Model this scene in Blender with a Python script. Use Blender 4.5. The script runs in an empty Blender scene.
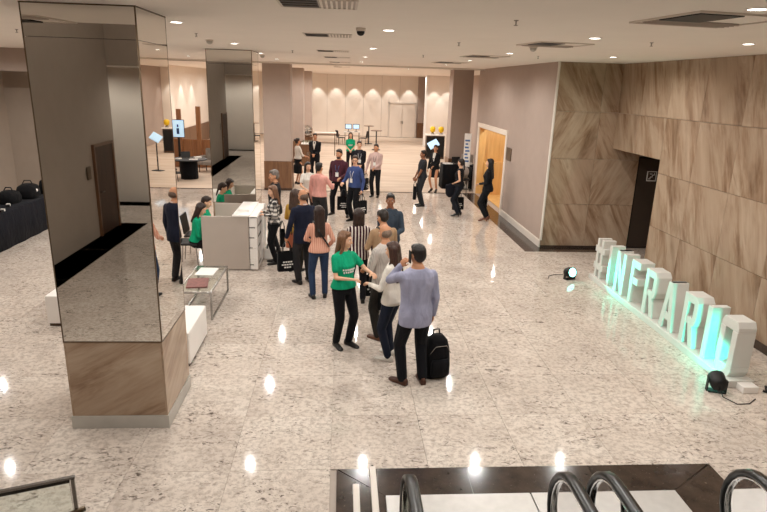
import bpy, math, random
from mathutils import Vector, Matrix, Quaternion
random.seed(7)
R = math.radians
PI = math.pi
scene = bpy.context.scene
COL = scene.collection

# ------------------------------------------------------------------ camera, world, exposure
H = 4.153                      # lobby ceiling height
cam_d = bpy.data.cameras.new('camera')
cam = bpy.data.objects.new('camera', cam_d)
COL.objects.link(cam)
cam_d.sensor_width = 36.0
cam_d.lens = 589.677 / 767.0 * 36.0
cam_d.clip_start = 0.05
cam_d.clip_end = 200
_pi, _ya, _ro = 0.2829, 0.0748, 0.0317
_F = Vector((math.sin(_ya) * math.cos(_pi), math.cos(_ya) * math.cos(_pi), -math.sin(_pi)))
_R = Vector((math.cos(_ya), -math.sin(_ya), 0))
_U = _R.cross(_F)
_r = _R * math.cos(_ro) + _U * math.sin(_ro)
_u = -_R * math.sin(_ro) + _U * math.cos(_ro)
cam.matrix_world = Matrix(((_r.x, _u.x, -_F.x, 0), (_r.y, _u.y, -_F.y, 0), (_r.z, _u.z, -_F.z, 3.5614), (0, 0, 0, 1)))
scene.camera = cam

w = bpy.data.worlds.new('world')
scene.world = w
w.use_nodes = True
w.node_tree.nodes['Background'].inputs['Color'].default_value = (1.0, 0.9, 0.8, 1)
w.node_tree.nodes['Background'].inputs['Strength'].default_value = 0.05

vs = scene.view_settings
vs.view_transform = 'Standard'
vs.look = 'None'
vs.gamma = 1.0
vs.use_curve_mapping = False
vs.exposure = -0.03
scene.cycles.use_denoising = True
scene.cycles.max_bounces = 14
scene.cycles.diffuse_bounces = 9
scene.cycles.glossy_bounces = 4
scene.cycles.sample_clamp_indirect = 6.0
scene.cycles.sample_clamp_direct = 0.0
scene.cycles.caustics_reflective = False
scene.cycles.caustics_refractive = False

LOBBY_W = 120.0       # watts of one lobby downlight
BALL_W = 108.0        # watts of one ballroom downlight
WARM = (1.0, 0.975, 0.92)

# ------------------------------------------------------------------ materials
def lin(c):
    if isinstance(c, str):
        c = tuple(int(c[i:i + 2], 16) / 255 for i in (0, 2, 4))
    return tuple((v / 12.92 if v <= 0.04045 else ((v + 0.055) / 1.055) ** 2.4) for v in c)

class NT:
    def __init__(s, name):
        s.m = bpy.data.materials.new(name)
        s.m.use_nodes = True
        s.n = s.m.node_tree.nodes
        s.l = s.m.node_tree.links
        s.b = s.n['Principled BSDF']
    def node(s, t, **kw):
        o = s.n.new(t)
        for k, v in kw.items():
            if k.startswith('i_'):
                o.inputs[k[2:].replace('_', ' ')].default_value = v
            else:
                setattr(o, k, v)
        return o
    def link(s, a, b):
        s.l.new(a, b)
    def coord(s, scale=(1, 1, 1), rot=(0, 0, 0), rand=False, out='Object'):
        tc = s.node('ShaderNodeTexCoord')
        mp = s.node('ShaderNodeMapping')
        mp.inputs['Scale'].default_value = scale
        mp.inputs['Rotation'].default_value = rot
        src = tc.outputs[out]
        if rand:
            oi = s.node('ShaderNodeObjectInfo')
            mu = s.node('ShaderNodeVectorMath', operation='MULTIPLY')
            mu.inputs[1].default_value = (37, 53, 71)
            s.link(oi.outputs['Random'], mu.inputs[0])
            ad = s.node('ShaderNodeVectorMath', operation='ADD')
            s.link(src, ad.inputs[0]); s.link(mu.outputs[0], ad.inputs[1])
            src = ad.outputs[0]
        s.link(src, mp.inputs['Vector'])
        return mp.outputs['Vector']
    def noise(s, vec, scale, detail=3, rough=0.5, dist=0.0):
        o = s.node('ShaderNodeTexNoise')
        o.inputs['Scale'].default_value = scale
        o.inputs['Detail'].default_value = detail
        o.inputs['Roughness'].default_value = rough
        o.inputs['Distortion'].default_value = dist
        if vec is not None:
            s.link(vec, o.inputs['Vector'])
        return o.outputs['Fac']
    def ramp(s, fac, stops, interp='LINEAR'):
        o = s.node('ShaderNodeValToRGB')
        o.color_ramp.interpolation = interp
        e = o.color_ramp.elements
        while len(e) < len(stops):
            e.new(0.5)
        for i, (p, c) in enumerate(stops):
            e[i].position = p
            e[i].color = (*c, 1) if len(c) == 3 else c
        s.link(fac, o.inputs['Fac'])
        return o.outputs['Color']
    def mix(s, fac, a, b, mode='MIX'):
        o = s.node('ShaderNodeMix', data_type='RGBA', blend_type=mode)
        for i, v in ((0, fac), (6, a), (7, b)):
            if isinstance(v, (int, float)):
                o.inputs[i].default_value = v
            elif isinstance(v, tuple):
                o.inputs[i].default_value = (*v, 1) if len(v) == 3 else v
            else:
                s.link(v, o.inputs[i])
        return o.outputs[2]
    def bump(s, h, strength=0.2, dist=0.01):
        o = s.node('ShaderNodeBump')
        o.inputs['Strength'].default_value = strength
        o.inputs['Distance'].default_value = dist
        s.link(h, o.inputs['Height'])
        s.link(o.outputs['Normal'], s.b.inputs['Normal'])
    def set(s, **kw):
        for k, v in kw.items():
            k = {'rough': 'Roughness', 'metal': 'Metallic', 'color': 'Base Color', 'spec': 'Specular IOR Level',
                 'trans': 'Transmission Weight', 'ior': 'IOR', 'coat': 'Coat Weight', 'sheen': 'Sheen Weight',
                 'alpha': 'Alpha', 'emis': 'Emission Color', 'estr': 'Emission Strength'}[k]
            if isinstance(v, tuple) and len(v) == 3:
                v = (*v, 1)
            if hasattr(v, 'is_linked') or isinstance(v, bpy.types.NodeSocket):
                s.link(v, s.b.inputs[k])
            else:
                s.b.inputs[k].default_value = v
        return s.m

MC = {}
def paint(hexc, rough=0.6, var=0.06, scale=6.0, metal=0.0, bump=0.0, name=None, spec=0.4):
    """plain coloured surface with a faint procedural mottling"""
    key = (hexc, rough, var, metal, bump, scale)
    if key in MC:
        return MC[key]
    t = NT(name or 'paint_' + hexc)
    c = lin(hexc)
    v = t.coord()
    n = t.noise(v, scale, 4)
    lo = tuple(x * (1 - var) for x in c)
    hi = tuple(min(1, x * (1 + var)) for x in c)
    t.set(color=t.ramp(n, [(0.3, lo), (0.7, hi)]), rough=rough, metal=metal, spec=spec)
    if bump:
        t.bump(t.noise(v, scale * 6, 3), bump, 0.01)
    MC[key] = t.m
    return t.m

def cloth(hexc, var=0.18, folds=0.5, rough=0.85):
    key = ('cloth', hexc, var, folds)
    if key in MC:
        return MC[key]
    t = NT('cloth_' + hexc)
    c = lin(hexc)
    v = t.coord(scale=(1, 1, 0.45))
    n = t.noise(v, 9, 3, 0.5, 0.6)
    f = t.noise(t.coord(), 160, 2)
    col = t.ramp(n, [(0.3, tuple(x * (1 - var) for x in c)), (0.7, tuple(min(1, x * (1 + var)) for x in c))])
    t.set(color=t.mix(0.12, col, f, 'MULTIPLY'), rough=rough, spec=0.15, sheen=0.03)
    t.bump(n, folds, 0.05)
    MC[key] = t.m
    return t.m

def m_granite():
    t = NT('white_granite')
    v = t.coord(rand=True)
    big = t.noise(v, 0.9, 4, 0.6, 0.5)
    base = t.ramp(big, [(0.3, lin('c3b7ad')), (0.5, lin('d3c7bc')), (0.68, lin('dbd1c7')), (0.82, lin('d3bcb0'))])
    fine = t.noise(v, 20, 5, 0.65)
    base = t.mix(t.ramp(fine, [(0.40, (0.6, 0.6, 0.6)), (0.56, (0, 0, 0))]), base, lin('a3968c'))
    # elongated flecks running along the slab, gathered in drifts
    vs_ = t.coord(scale=(1, 2.2, 1), rot=(0, 0, R(35)), rand=True)
    fl = t.noise(vs_, 11, 5, 0.68, 1.2)
    drift = t.noise(v, 2.2, 3, 0.6)
    fm = t.ramp(fl, [(0.555, (0, 0, 0)), (0.62, (0.95, 0.95, 0.95))])
    dm = t.ramp(drift, [(0.39, (0.04, 0.04, 0.04)), (0.60, (1, 1, 1))])
    mm = t.mix(1.0, fm, dm, 'MULTIPLY')
    base = t.mix(mm, base, lin('5c524b'))
    sm = t.noise(v, 48, 3, 0.6)
    base = t.mix(t.ramp(sm, [(0.66, (0, 0, 0)), (0.72, (0.7, 0.7, 0.7))]), base, lin('3a332f'))
    t.set(color=base, rough=0.06, spec=0.27)
    return t.m

def m_stone(rot=25):
    """brown figured stone with straight diagonal streaks (slab plane = local X/Z)"""
    t = NT('brown_figured_stone')
    tc = t.node('ShaderNodeTexCoord'); oi = t.node('ShaderNodeObjectInfo')
    mr = t.node('ShaderNodeMapping'); mr.inputs['Rotation'].default_value = (0, R(rot), 0)
    t.link(tc.outputs['Object'], mr.inputs['Vector'])
    mu = t.node('ShaderNodeVectorMath', operation='MULTIPLY'); mu.inputs[1].default_value = (37, 53, 71)
    t.link(oi.outputs['Random'], mu.inputs[0])
    ad = t.node('ShaderNodeVectorMath', operation='ADD'); t.link(mr.outputs[0], ad.inputs[0]); t.link(mu.outputs[0], ad.inputs[1])
    def stretched(sz):
        mp = t.node('ShaderNodeMapping'); mp.inputs['Scale'].default_value = (1, 1, sz); t.link(ad.outputs[0], mp.inputs['Vector']); return mp.outputs[0]
    n1 = t.noise(stretched(.2), 3.4, 5, 0.62, 0.7)
    n2 = t.noise(stretched(.1), 16, 4, 0.65, 0.4)
    n3 = t.noise(stretched(.6), 1.6, 3, 0.5)
    c1 = t.ramp(n1, [(0.30, lin('644a36')), (0.42, lin('8a6f59')), (0.52, lin('a18a74')), (0.64, lin('b5a18c')), (0.78, lin('7c614b'))])
    c2 = t.ramp(n2, [(0.32, lin('5f4734')), (0.5, lin('9d866f')), (0.70, lin('bda995'))])
    col = t.mix(0.25, c1, c2)
    col = t.mix(t.ramp(n3, [(0.45, (0, 0, 0)), (0.62, (0.6, 0.6, 0.6))]), col, lin('ab9681'))
    t.set(color=col, rough=0.16, spec=0.4)
    return t.m

def m_wood(hexa, hexb, scale=3, rough=0.4, axis='z'):
    key = ('wood', hexa, hexb, scale, axis)
    if key in MC:
        return MC[key]
    t = NT('wood_' + hexa)
    sc = {'z': (6, 6, 0.6), 'x': (0.6, 6, 6), 'y': (6, 0.6, 6)}[axis]
    v = t.coord(scale=sc, rand=True)
    n = t.noise(v, scale, 5, 0.6, 0.8)
    t.set(color=t.ramp(n, [(0.3, lin(hexa)), (0.7, lin(hexb))]), rough=rough)
    MC[key] = t.m
    return t.m

def m_carpet():
    t = NT('beige_carpet')
    v = t.coord(scale=(0.25, 1.6, 1))
    n = t.noise(v, 1.3, 4, 0.6)
    f = t.noise(t.coord(), 60, 3)
    c = t.ramp(n, [(0.35, lin('c7b3a1')), (0.65, lin('d9c8b7'))])
    t.set(color=t.mix(0.15, c, f, 'MULTIPLY'), rough=0.9, spec=0.1)
    t.bump(f, 0.2, 0.005)
    return t.m

def m_mirror():
    t = NT('mirror_glass')
    n = t.noise(t.coord(), 0.7, 2)
    t.set(color=t.ramp(n, [(0.3, (0.74, 0.72, 0.68)), (0.7, (0.78, 0.76, 0.72))]), rough=0.012, metal=1.0)
    return t.m

def m_glass(tint=(0.86, 0.93, 0.9), rough=0.02):
    t = NT('clear_glass')
    n = t.noise(t.coord(), 1.5, 2)
    t.set(color=t.ramp(n, [(0.2, tint), (0.8, tuple(min(1, c * 1.04) for c in tint))]), rough=rough, trans=1.0, ior=1.45)
    return t.m

def m_emit(col, strength, name='lamp_glow'):
    t = NT(name)
    t.set(color=col, emis=col, estr=strength, rough=0.4)
    t.m.cycles.emission_sampling = 'NONE'
    return t.m

def m_darkstone():
    t = NT('dark_granite')
    v = t.coord(rand=True)
    n = t.noise(v, 5, 5, 0.65)
    s = t.noise(v, 45, 3, 0.7)
    c = t.ramp(n, [(0.3, lin('2c2420')), (0.7, lin('463a32'))])
    c = t.mix(t.ramp(s, [(0.66, (0, 0, 0)), (0.74, (0.8, 0.8, 0.8))]), c, lin('8b7d70'))
    t.set(color=c, rough=0.14, spec=0.45)
    return t.m

def m_stripes(a, b, freq, width=0.5, name='striped_cloth', axis=0):
    t = NT(name)
    tc = t.node('ShaderNodeTexCoord')
    sp = t.node('ShaderNodeSeparateXYZ')
    t.link(tc.outputs['Object'], sp.inputs[0])
    m = t.node('ShaderNodeMath', operation='MULTIPLY'); m.inputs[1].default_value = freq
    t.link(sp.outputs[axis], m.inputs[0])
    fr = t.node('ShaderNodeMath', operation='FRACT'); t.link(m.outputs[0], fr.inputs[0])
    c = t.ramp(fr.outputs[0], [(0.0, lin(a)), (width, lin(b))], 'CONSTANT')
    n = t.noise(t.coord(), 9, 3)
    t.set(color=c, rough=0.85, spec=0.2)
    t.bump(n, 0.4, 0.04)
    return t.m

def m_checks(name='checked_cloth'):
    t = NT(name)
    tc = t.node('ShaderNodeTexCoord')
    sp = t.node('ShaderNodeSeparateXYZ')
    t.link(tc.outputs['Object'], sp.inputs[0])
    outs = []
    for ax in (0, 2):
        m = t.node('ShaderNodeMath', operation='MULTIPLY'); m.inputs[1].default_value = 12.5
        t.link(sp.outputs[ax], m.inputs[0])
        fr = t.node('ShaderNodeMath', operation='FRACT'); t.link(m.outputs[0], fr.inputs[0])
        g = t.node('ShaderNodeMath', operation='GREATER_THAN'); g.inputs[1].default_value = 0.5
        t.link(fr.outputs[0], g.inputs[0]); outs.append(g.outputs[0])
    s = t.node('ShaderNodeMath', operation='ADD'); t.link(outs[0], s.inputs[0]); t.link(outs[1], s.inputs[1])
    d = t.node('ShaderNodeMath', operation='MULTIPLY'); d.inputs[1].default_value = 0.5
    t.link(s.outputs[0], d.inputs[0])
    t.set(color=t.ramp(d.outputs[0], [(0, lin('d8d2cc')), (0.4, lin('6e6a68')), (0.9, lin('1c1b1d'))], 'CONSTANT'), rough=0.85)
    return t.m

M = dict(
    granite=m_granite(), stone=m_stone(27), stone_side=m_stone(20), stone_base=m_stone(-62), carpet=m_carpet(), mirror=m_mirror(), glass=m_glass(),
    dark=m_darkstone(),
    ceil=paint('f2ebe3', 0.85, 0.015, 2, name='ceiling_paint'),
    wall=paint('a8978d', 0.8, 0.03, 3, bump=0.05, name='grey_wall_covering'),
    wall_dark=paint('a39588', 0.8, 0.03, 3, name='atrium_wall_paint'),
    panel=paint('e6dbcf', 0.6, 0.02, 2, name='cream_panel'),
    white=paint('ece8e4', 0.45, 0.02, 4, name='white_lacquer'),
    offwhite=paint('d9d0c7', 0.5, 0.02, 4, name='pale_laminate'),
    grey_lam=paint('b4a9a0', 0.5, 0.02, 4, name='grey_laminate'),
    plinth=paint('b9b6b0', 0.3, 0.08, 5, name='plinth_metal', metal=0.35),
    steel=paint('a8a6a3', 0.25, 0.05, 8, metal=0.9, name='brushed_steel'),
    chrome=paint('c9c9c9', 0.12, 0.03, 8, metal=1.0, name='chrome'),
    bronze=paint('6a5a48', 0.35, 0.08, 8, metal=0.8, name='bronze_metal'),
    black=paint('0f0f11', 0.5, 0.2, 8, name='black_plastic'),
    blackcloth=cloth('0f0f12'), navycloth=cloth('10111a'),
    rubber=paint('101211', 0.28, 0.15, 20, name='black_rubber', spec=0.5),
    brown=m_wood('5b3d29', '7d5a3f', 2.2, 0.35), walnut=m_wood('3a281d', '523a2a', 2.0, 0.35),
    gold=m_wood('c89a5a', 'e0b878', 1.2, 0.5), door=paint('3a3029', 0.4, 0.06, 5, name='dark_door_paint'),
    white_print=paint('dcdad6', 0.7, 0.03, 5, name='white_print'),
    plate=paint('c9c6c3', 0.35, 0.05, 12, metal=0.4, name='landing_plate'),
    yellow=paint('e8bd1c', 0.5, 0.06, 8, name='yellow_plastic'),
    leaf=paint('35472a', 0.6, 0.25, 9, name='leaf_green'),
    lamp=m_emit((1.0, 0.93, 0.82), 14.0), screen=m_emit(lin('b6d8f2'), 0.55, 'lit_screen'),
    door2=m_wood('38241a', '4d3424', 2.0, .55),
    letter_white=paint('cfcdc8', 0.5, 0.02, 4, name='letter_foam'),
    grout=paint('a89c92', 0.7, 0.05, 9, name='grout'),
)

# ------------------------------------------------------------------ mesh helpers
class MB:
    def __init__(s):
        s.v = []; s.f = []
    def add(s, v, f):
        o = len(s.v)
        s.v += [tuple(p) for p in v]
        s.f += [tuple(i + o for i in q) for q in f]
        return s
    def box(s, x0, x1, y0, y1, z0, z1):
        v = [(x, y, z) for z in (z0, z1) for y in (y0, y1) for x in (x0, x1)]
        return s.add(v, [(0, 2, 3, 1), (4, 5, 7, 6), (0, 1, 5, 4), (2, 6, 7, 3), (0, 4, 6, 2), (1, 3, 7, 5)])
    def cbox(s, x0, x1, y0, y1, z0, z1, c=0.01):
        """box with chamfered vertical and top edges"""
        def ring(k, z):
            a, b, d, e = x0 + k, x1 - k, y0 + k, y1 - k
            return [(a + c, d, z), (b - c, d, z), (b, d + c, z), (b, e - c, z), (b - c, e, z), (a + c, e, z), (a, e - c, z), (a, d + c, z)]
        return s.loft([ring(0, z0), ring(0, z1 - c), ring(c * .7, z1)])
    def loft(s, rings, cap=True, close=True):
        o = len(s.v); n = len(rings[0])
        for r in rings:
            s.v += [tuple(p) for p in r]
        for i in range(len(rings) - 1):
            for j in range(n if close else n - 1):
                a = o + i * n + j; b = o + i * n + (j + 1) % n
                s.f.append((a, b, b + n, a + n))
        if cap:
            s.f.append(tuple(o + j for j in range(n))[::-1])
            s.f.append(tuple(o + (len(rings) - 1) * n + j for j in range(n)))
        return s
    def cyl(s, c, r, z0, z1, n=20, r2=None):
        r2 = r if r2 is None else r2
        return s.loft([[(c[0] + q * math.cos(2 * PI * k / n), c[1] + q * math.sin(2 * PI * k / n), z) for k in range(n)] for q, z in ((r, z0), (r2, z1))])
    def lathe(s, c, prof, n=20):
        return s.loft([[(c[0] + q * math.cos(2 * PI * k / n), c[1] + q * math.sin(2 * PI * k / n), c[2] + z) for k in range(n)] for q, z in prof])
    def tube(s, pts, rad, n=8, flat=1.0):
        pts = [Vector(p) for p in pts]
        rads = rad if isinstance(rad, (list, tuple)) else [rad] * len(pts)
        rings = []; up = None
        for i, p in enumerate(pts):
            d = (pts[min(i + 1, len(pts) - 1)] - pts[max(i - 1, 0)]).normalized()
            if up is None:
                up = Vector((0, 0, 1)) if abs(d.z) < 0.9 else Vector((0, 1, 0))
            a = d.cross(up).normalized(); b = a.cross(d).normalized(); up = b
            rings.append([p + a * math.cos(2 * PI * k / n) * rads[i] + b * math.sin(2 * PI * k / n) * rads[i] * flat for k in range(n)])
        return s.loft(rings)
    def ribbon(s, pts, side, w, t):
        """rectangular section w (along side) x t swept along pts"""
        side = Vector(side).normalized(); pts = [Vector(p) for p in pts]; rings = []
        for i, p in enumerate(pts):
            d = (pts[min(i + 1, len(pts) - 1)] - pts[max(i - 1, 0)]).normalized()
            nn = d.cross(side).normalized()
            c = min(w, t) * .3
            rings.append([p + side * a * (w / 2 - (c if q else 0)) + nn * b * (t / 2 - (0 if q else c))
                          for a, b, q in ((-1, -1, 1), (1, -1, 1), (1, -1, 0), (1, 1, 0), (1, 1, 1), (-1, 1, 1), (-1, 1, 0), (-1, -1, 0))])
        return s.loft(rings)
    def cap(s, p, q, r1, r2=None, n=10):
        """tapered capsule"""
        r2 = r1 if r2 is None else r2
        p, q = Vector(p), Vector(q); d = q - p; L = d.length or 1e-6; d = d / L
        a = d.cross(Vector((0, 0, 1)) if abs(d.z) < .9 else Vector((0, 1, 0))).normalized(); b = d.cross(a)
        rings = []
        for base, r, angs in ((p, r1, (-80, -45, 0)), (q, r2, (0, 45, 80))):
            for g in angs:
                g = R(g)
                rings.append([base + d * math.sin(g) * r + (a * math.cos(2 * PI * k / n) + b * math.sin(2 * PI * k / n)) * math.cos(g) * r for k in range(n)])
        return s.loft(rings)
    def ell(s, c, rad, m=None, n=14, k=9):
        c = Vector(c); rings = []
        for i in range(k):
            g = -PI / 2 + PI * (i + .5) / k
            if i == 0: g = -PI / 2 + .12
            if i == k - 1: g = PI / 2 - .12
            rings.append([])
            for j in range(n):
                p = Vector((rad[0] * math.cos(g) * math.cos(2 * PI * j / n), rad[1] * math.cos(g) * math.sin(2 * PI * j / n), rad[2] * math.sin(g)))
                rings[-1].append(c + (m @ p if m else p))
        return s.loft(rings)
    def xf(s, fn, start=0):
        for i in range(start, len(s.v)):
            s.v[i] = tuple(fn(Vector(s.v[i])))
        return s
    def mesh(s, name, mat, smooth=False):
        me = bpy.data.meshes.new(name)
        me.from_pydata(s.v, [], s.f)
        me.validate()
        if mat: me.materials.append(mat)
        if smooth:
            me.polygons.foreach_set('use_smooth', [True] * len(me.polygons))
        me.update()
        return me
    def build(s, name, mat, parent=None, smooth=False, loc=None, bevel=0):
        o = bpy.data.objects.new(name, s.mesh(name, mat, smooth))
        COL.objects.link(o)
        if parent: o.parent = parent
        if loc: o.location = loc
        if bevel:
            b = o.modifiers.new('bevel', 'BEVEL'); b.width = bevel; b.segments = 2; b.limit_method = 'ANGLE'
        return o

def tag(o, label=None, cat=None, group=None, kind=None):
    if label: o['label'] = label
    if cat: o['category'] = cat
    if group: o['group'] = group
    if kind: o['kind'] = kind
    return o

def thing(name, label, cat, loc=(0, 0, 0), rz=0, group=None):
    o = bpy.data.objects.new(name, None)
    COL.objects.link(o)
    o.location = loc; o.rotation_euler = (0, 0, rz)
    o.empty_display_size = 0.1
    return tag(o, label, cat, group)

def struct(o, label=None):
    o['kind'] = 'structure'
    if label: o['label'] = label
    return o

def inst(name, me, parent, loc, rot=None, scale=None):
    o = bpy.data.objects.new(name, me)
    COL.objects.link(o); o.parent = parent; o.location = loc
    if rot: o.rotation_euler = rot
    if scale: o.scale = scale
    return o

def copy_tree(o, parent=None):
    c = o.copy(); COL.objects.link(c); c.parent = parent
    for ch in list(o.children):
        copy_tree(ch, c)
    return c

def smooth_by_angle(o, deg=40):
    o.data.polygons.foreach_set('use_smooth', [True] * len(o.data.polygons))
    try:
        o.data.set_sharp_from_angle(angle=R(deg))
    except Exception:
        pass
    return o

# ------------------------------------------------------------------ room shell
FX0, FX1, FY0, FY1 = -9.3, 6.1, 3.4, 20.1
# lobby floor: dark bed with individual granite slabs on it
fl = struct(MB().box(-9.4, 8.2, -6.6, 20.1, -0.2, -0.012).build('floor', M['grout']), 'polished white speckled granite lobby floor')
SW = 0.95
slab_cache = {}
def slab(x0, x1, y0, y1, name='slab', mat='granite', parent=fl, g=0.0016):
    wx, wy = round(x1 - x0, 3), round(y1 - y0, 3)
    key = (wx, wy, mat)
    if key not in slab_cache:
        slab_cache[key] = MB().box(g, wx - g, g, wy - g, -0.012, 0).mesh(name, M[mat])
    return inst(name, slab_cache[key], parent, (x0, y0, 0))
# opening of the escalator pit with its dark frame
EX0, EX1, EY1 = -0.02, 3.71, 4.88
xs = [-0.08 + SW * k for k in range(-10, 8)]
xs = [x for x in xs if FX0 < x < FX1]
xs = [FX0] + xs + [FX1]
ys = [EY1 + SW * k for k in range(0, 18)]
ys = [y for y in ys if y < 20.05] + [20.1]
bx0, by0 = 4.19, 12.71          # dark border along the right hand walls
for i in range(len(xs) - 1):
    for j in range(len(ys) - 1):
        x0, x1, y0, y1 = xs[i], xs[i + 1], ys[j], ys[j + 1]
        if y0 >= by0:
            if x0 >= bx0: continue
            x1 = min(x1, bx0)
        elif y1 > by0 and x1 > bx0:
            slab(x0, x1, y0, by0)
            if x0 < bx0: slab(x0, bx0, by0, y1)
            continue
        if x1 - x0 > .02 and y1 - y0 > .02:
            slab(x0, x1, y0, y1)
# rows beside the pit
for (y0, y1) in ((EY1 - SW, EY1), (EY1 - 2 * SW, EY1 - SW)):
    for i in range(len(xs) - 1):
        x0, x1 = xs[i], xs[i + 1]
        if x1 <= EX0 + .08 or x0 >= EX1:
            slab(x0, min(x1, EX0) if x1 <= EX0 + .08 else x1, y0, y1)
        elif x0 < EX1 < x1:
            slab(EX1, x1, y0, y1)
# plain continuation behind the camera
slab(-9.3, EX0, -6.5, EY1 - 2 * SW, g=0); slab(EX1, 6.1, -6.5, EY1 - 2 * SW, g=0)
slab(EX0, EX1, -6.5, -1.5, g=0)
slab(6.1, 8.0, 11.03, 13.1)
# dark border pieces
def dark_piece(x0, x1, y0, y1):
    slab(x0, x1, y0, y1, 'border_slab', 'dark')
y = by0
for k in range(8):
    dark_piece(bx0, 4.65, y, min(y + 0.93, 20.1)); y += 0.93
for (a, b) in ((4.65, 5.7), (5.7, 6.1)):
    dark_piece(a, b, by0, 13.1)
dark_piece(-5.55, -4.9, -3.7, -1.2); dark_piece(-5.55, -4.9, -1.2, 0.8); dark_piece(-5.55, -4.9, 0.8, 3.0)
for k in range(4):
    dark_piece(-9.0 + 4 * k, -5.0 + 4 * k, -6.4, -5.85)
fl2 = struct(MB().box(-9.4, 8.2, 20.1, 43.0, -0.2, 0.0).build('floor_ballroom', M['carpet']), 'beige carpeted ballroom floor')
struct(MB().box(-9.3, 4.65, 20.05, 20.16, -0.1, 0.006).build('trim_1', M['dark']), 'dark threshold strip between granite and carpet')

# ceilings
struct(MB().box(-9.4, 8.2, 3.6, 43.0, H, H + 0.25).build('ceiling', M['ceil']), 'off white plaster lobby ceiling')
struct(MB().box(-9.4, 8.2, -6.6, 3.6, 7.0, 7.2).build('ceiling_atrium', M['ceil']), 'high ceiling above the escalators')
struct(MB().box(-9.4, 8.2, 3.6, 3.8, H + .25, 7.2).build('wall_above_ceiling', M['wall_dark']), 'bulkhead above the lobby ceiling edge')
struct(MB().box(-9.4, 5.0, 20.0, 20.14, H - 0.05, H).build('trim_2', M['offwhite']), 'ceiling track between lobby and ballroom')

# right grey wall with the golden opening
wr = MB()
wr.box(4.65, 4.85, 13.12, 16.75, 0, H).box(4.65, 4.85, 16.75, 20.2, 2.3, H).box(4.65, 4.85, 20.2, 20.75, 0, H)
wr = struct(wr.build('wall_right', M['wall']), 'taupe grey side wall with a lit doorway')
fr = MB()
fr.box(4.62, 4.66, 16.62, 16.76, 0, 2.42).box(4.62, 4.66, 20.19, 20.33, 0, 2.42).box(4.62, 4.66, 16.76, 20.19, 2.28, 2.42)
struct(fr.build('trim_3', M['panel']), 'cream frame around the lit doorway')
al = MB()
al.box(6.6, 6.7, 16.0, 20.5, 0, 2.8).box(4.85, 6.6, 16.0, 16.1, 0, 2.8).box(4.87, 6.6, 20.34, 20.45, 0, 2.8).box(4.85, 6.6, 16.1, 20.34, 2.7, 2.8)
struct(al.build('wall_alcove', M['gold']), 'golden wood lined recess behind the doorway')
struct(MB().box(4.661, 4.9, 20.16, 20.19, 0, 2.28).box(4.661, 4.9, 16.76, 16.79, 0, 2.28).box(4.661, 4.9, 16.79, 20.16, 2.25, 2.28).build('trim_9', M['gold']), 'golden wood lining of the doorway')
struct(MB().box(4.88, 6.6, 19.9, 20.34, 0, 1.1).box(4.85, 6.6, 16.1, 20.34, 0, 0.015).build('trim_4', M['gold']), 'golden wood ledge inside the recess')
bb = MB().box(4.628, 4.65, 13.1, 16.62, 0, 0.16).box(4.64, 4.65, 13.1, 16.62, 0.16, 0.175)
struct(bb.build('baseboard_right', M['offwhite']), 'pale skirting board on the grey wall')
struct(MB().cyl((0, 0), 0.028, 0.175, H, 12).build('trim_5', M['offwhite'], loc=(4.66, 13.1, 0)), 'pale corner bead between grey wall and stone')

# brown stone walls, each slab its own piece
ROW = H / 4
ws1 = struct(MB().box(4.66, 6.75, 13.12, 13.3, 0, H).box(6.75, 7.75, 13.2, 13.3, 0, H).box(6.3, 7.75, 13.12, 13.2, 2.33, H)
             .build('wall_stone_end', M['grout']), 'brown stone clad end wall')
def stone_slab(parent, w_, h_, loc, rot, flip, mat='stone'):
    key = (mat, round(w_, 3), round(h_, 3))
    if key not in slab_cache:
        slab_cache[key] = MB().box(0.003, w_ - .003, -0.02, 0.001, 0.003, h_ - .003).mesh('stone_slab', M[mat])
    if flip:      # bookmatched neighbour
        o = inst('stone_slab', slab_cache[key], parent, loc, rot, (-1, 1, 1))
        o.location = Vector(loc) + Vector((w_ * math.cos(rot[2]), w_ * math.sin(rot[2]), 0))
    else:
        o = inst('stone_slab', slab_cache[key], parent, loc, rot)
    return o
for r_ in range(4):
    z = max(r_ * ROW, 0.0)
    for c_, (a, b) in enumerate(((4.66, 5.7), (5.7, 6.75))):
        stone_slab(ws1, b - a, ROW, (a, 13.12, z), (0, 0, 0), 1 if (c_, r_) in ((1, 1), (0, 2)) else 0)
    if r_ >= 2 and r_ > 2:
        pass
ws2 = MB().box(6.12, 6.3, -6.5, 11.03, 0, H).box(6.12, 6.3, 11.03, 13.12, 2.33, H).box(6.12, 6.3, -6.5, 3.8, H, 7.2)
ws2 = struct(ws2.build('wall_stone_side', M['grout']), 'brown stone clad side wall behind the letters')
seams = [11.03 - 1.09 * k for k in range(0, 9)]
for r_ in range(4):
    z = r_ * ROW
    for k in range(8):
        yb, ya = seams[k], seams[k + 1]
        # local +X runs towards -Y on this wall
        stone_slab(ws2, yb - ya, ROW, (6.12, yb, z), (0, 0, -PI / 2), 0, 'stone_side')
    for (a, b) in ((13.12, 12.07), (12.07, 11.03)):
        z0 = max(z, 2.33); z1 = (r_ + 1) * ROW
        if z1 > 2.4:
            stone_slab(ws2, a - b, z1 - z0, (6.12, a, z0), (0, 0, -PI / 2), 0, 'stone_side')
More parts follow.
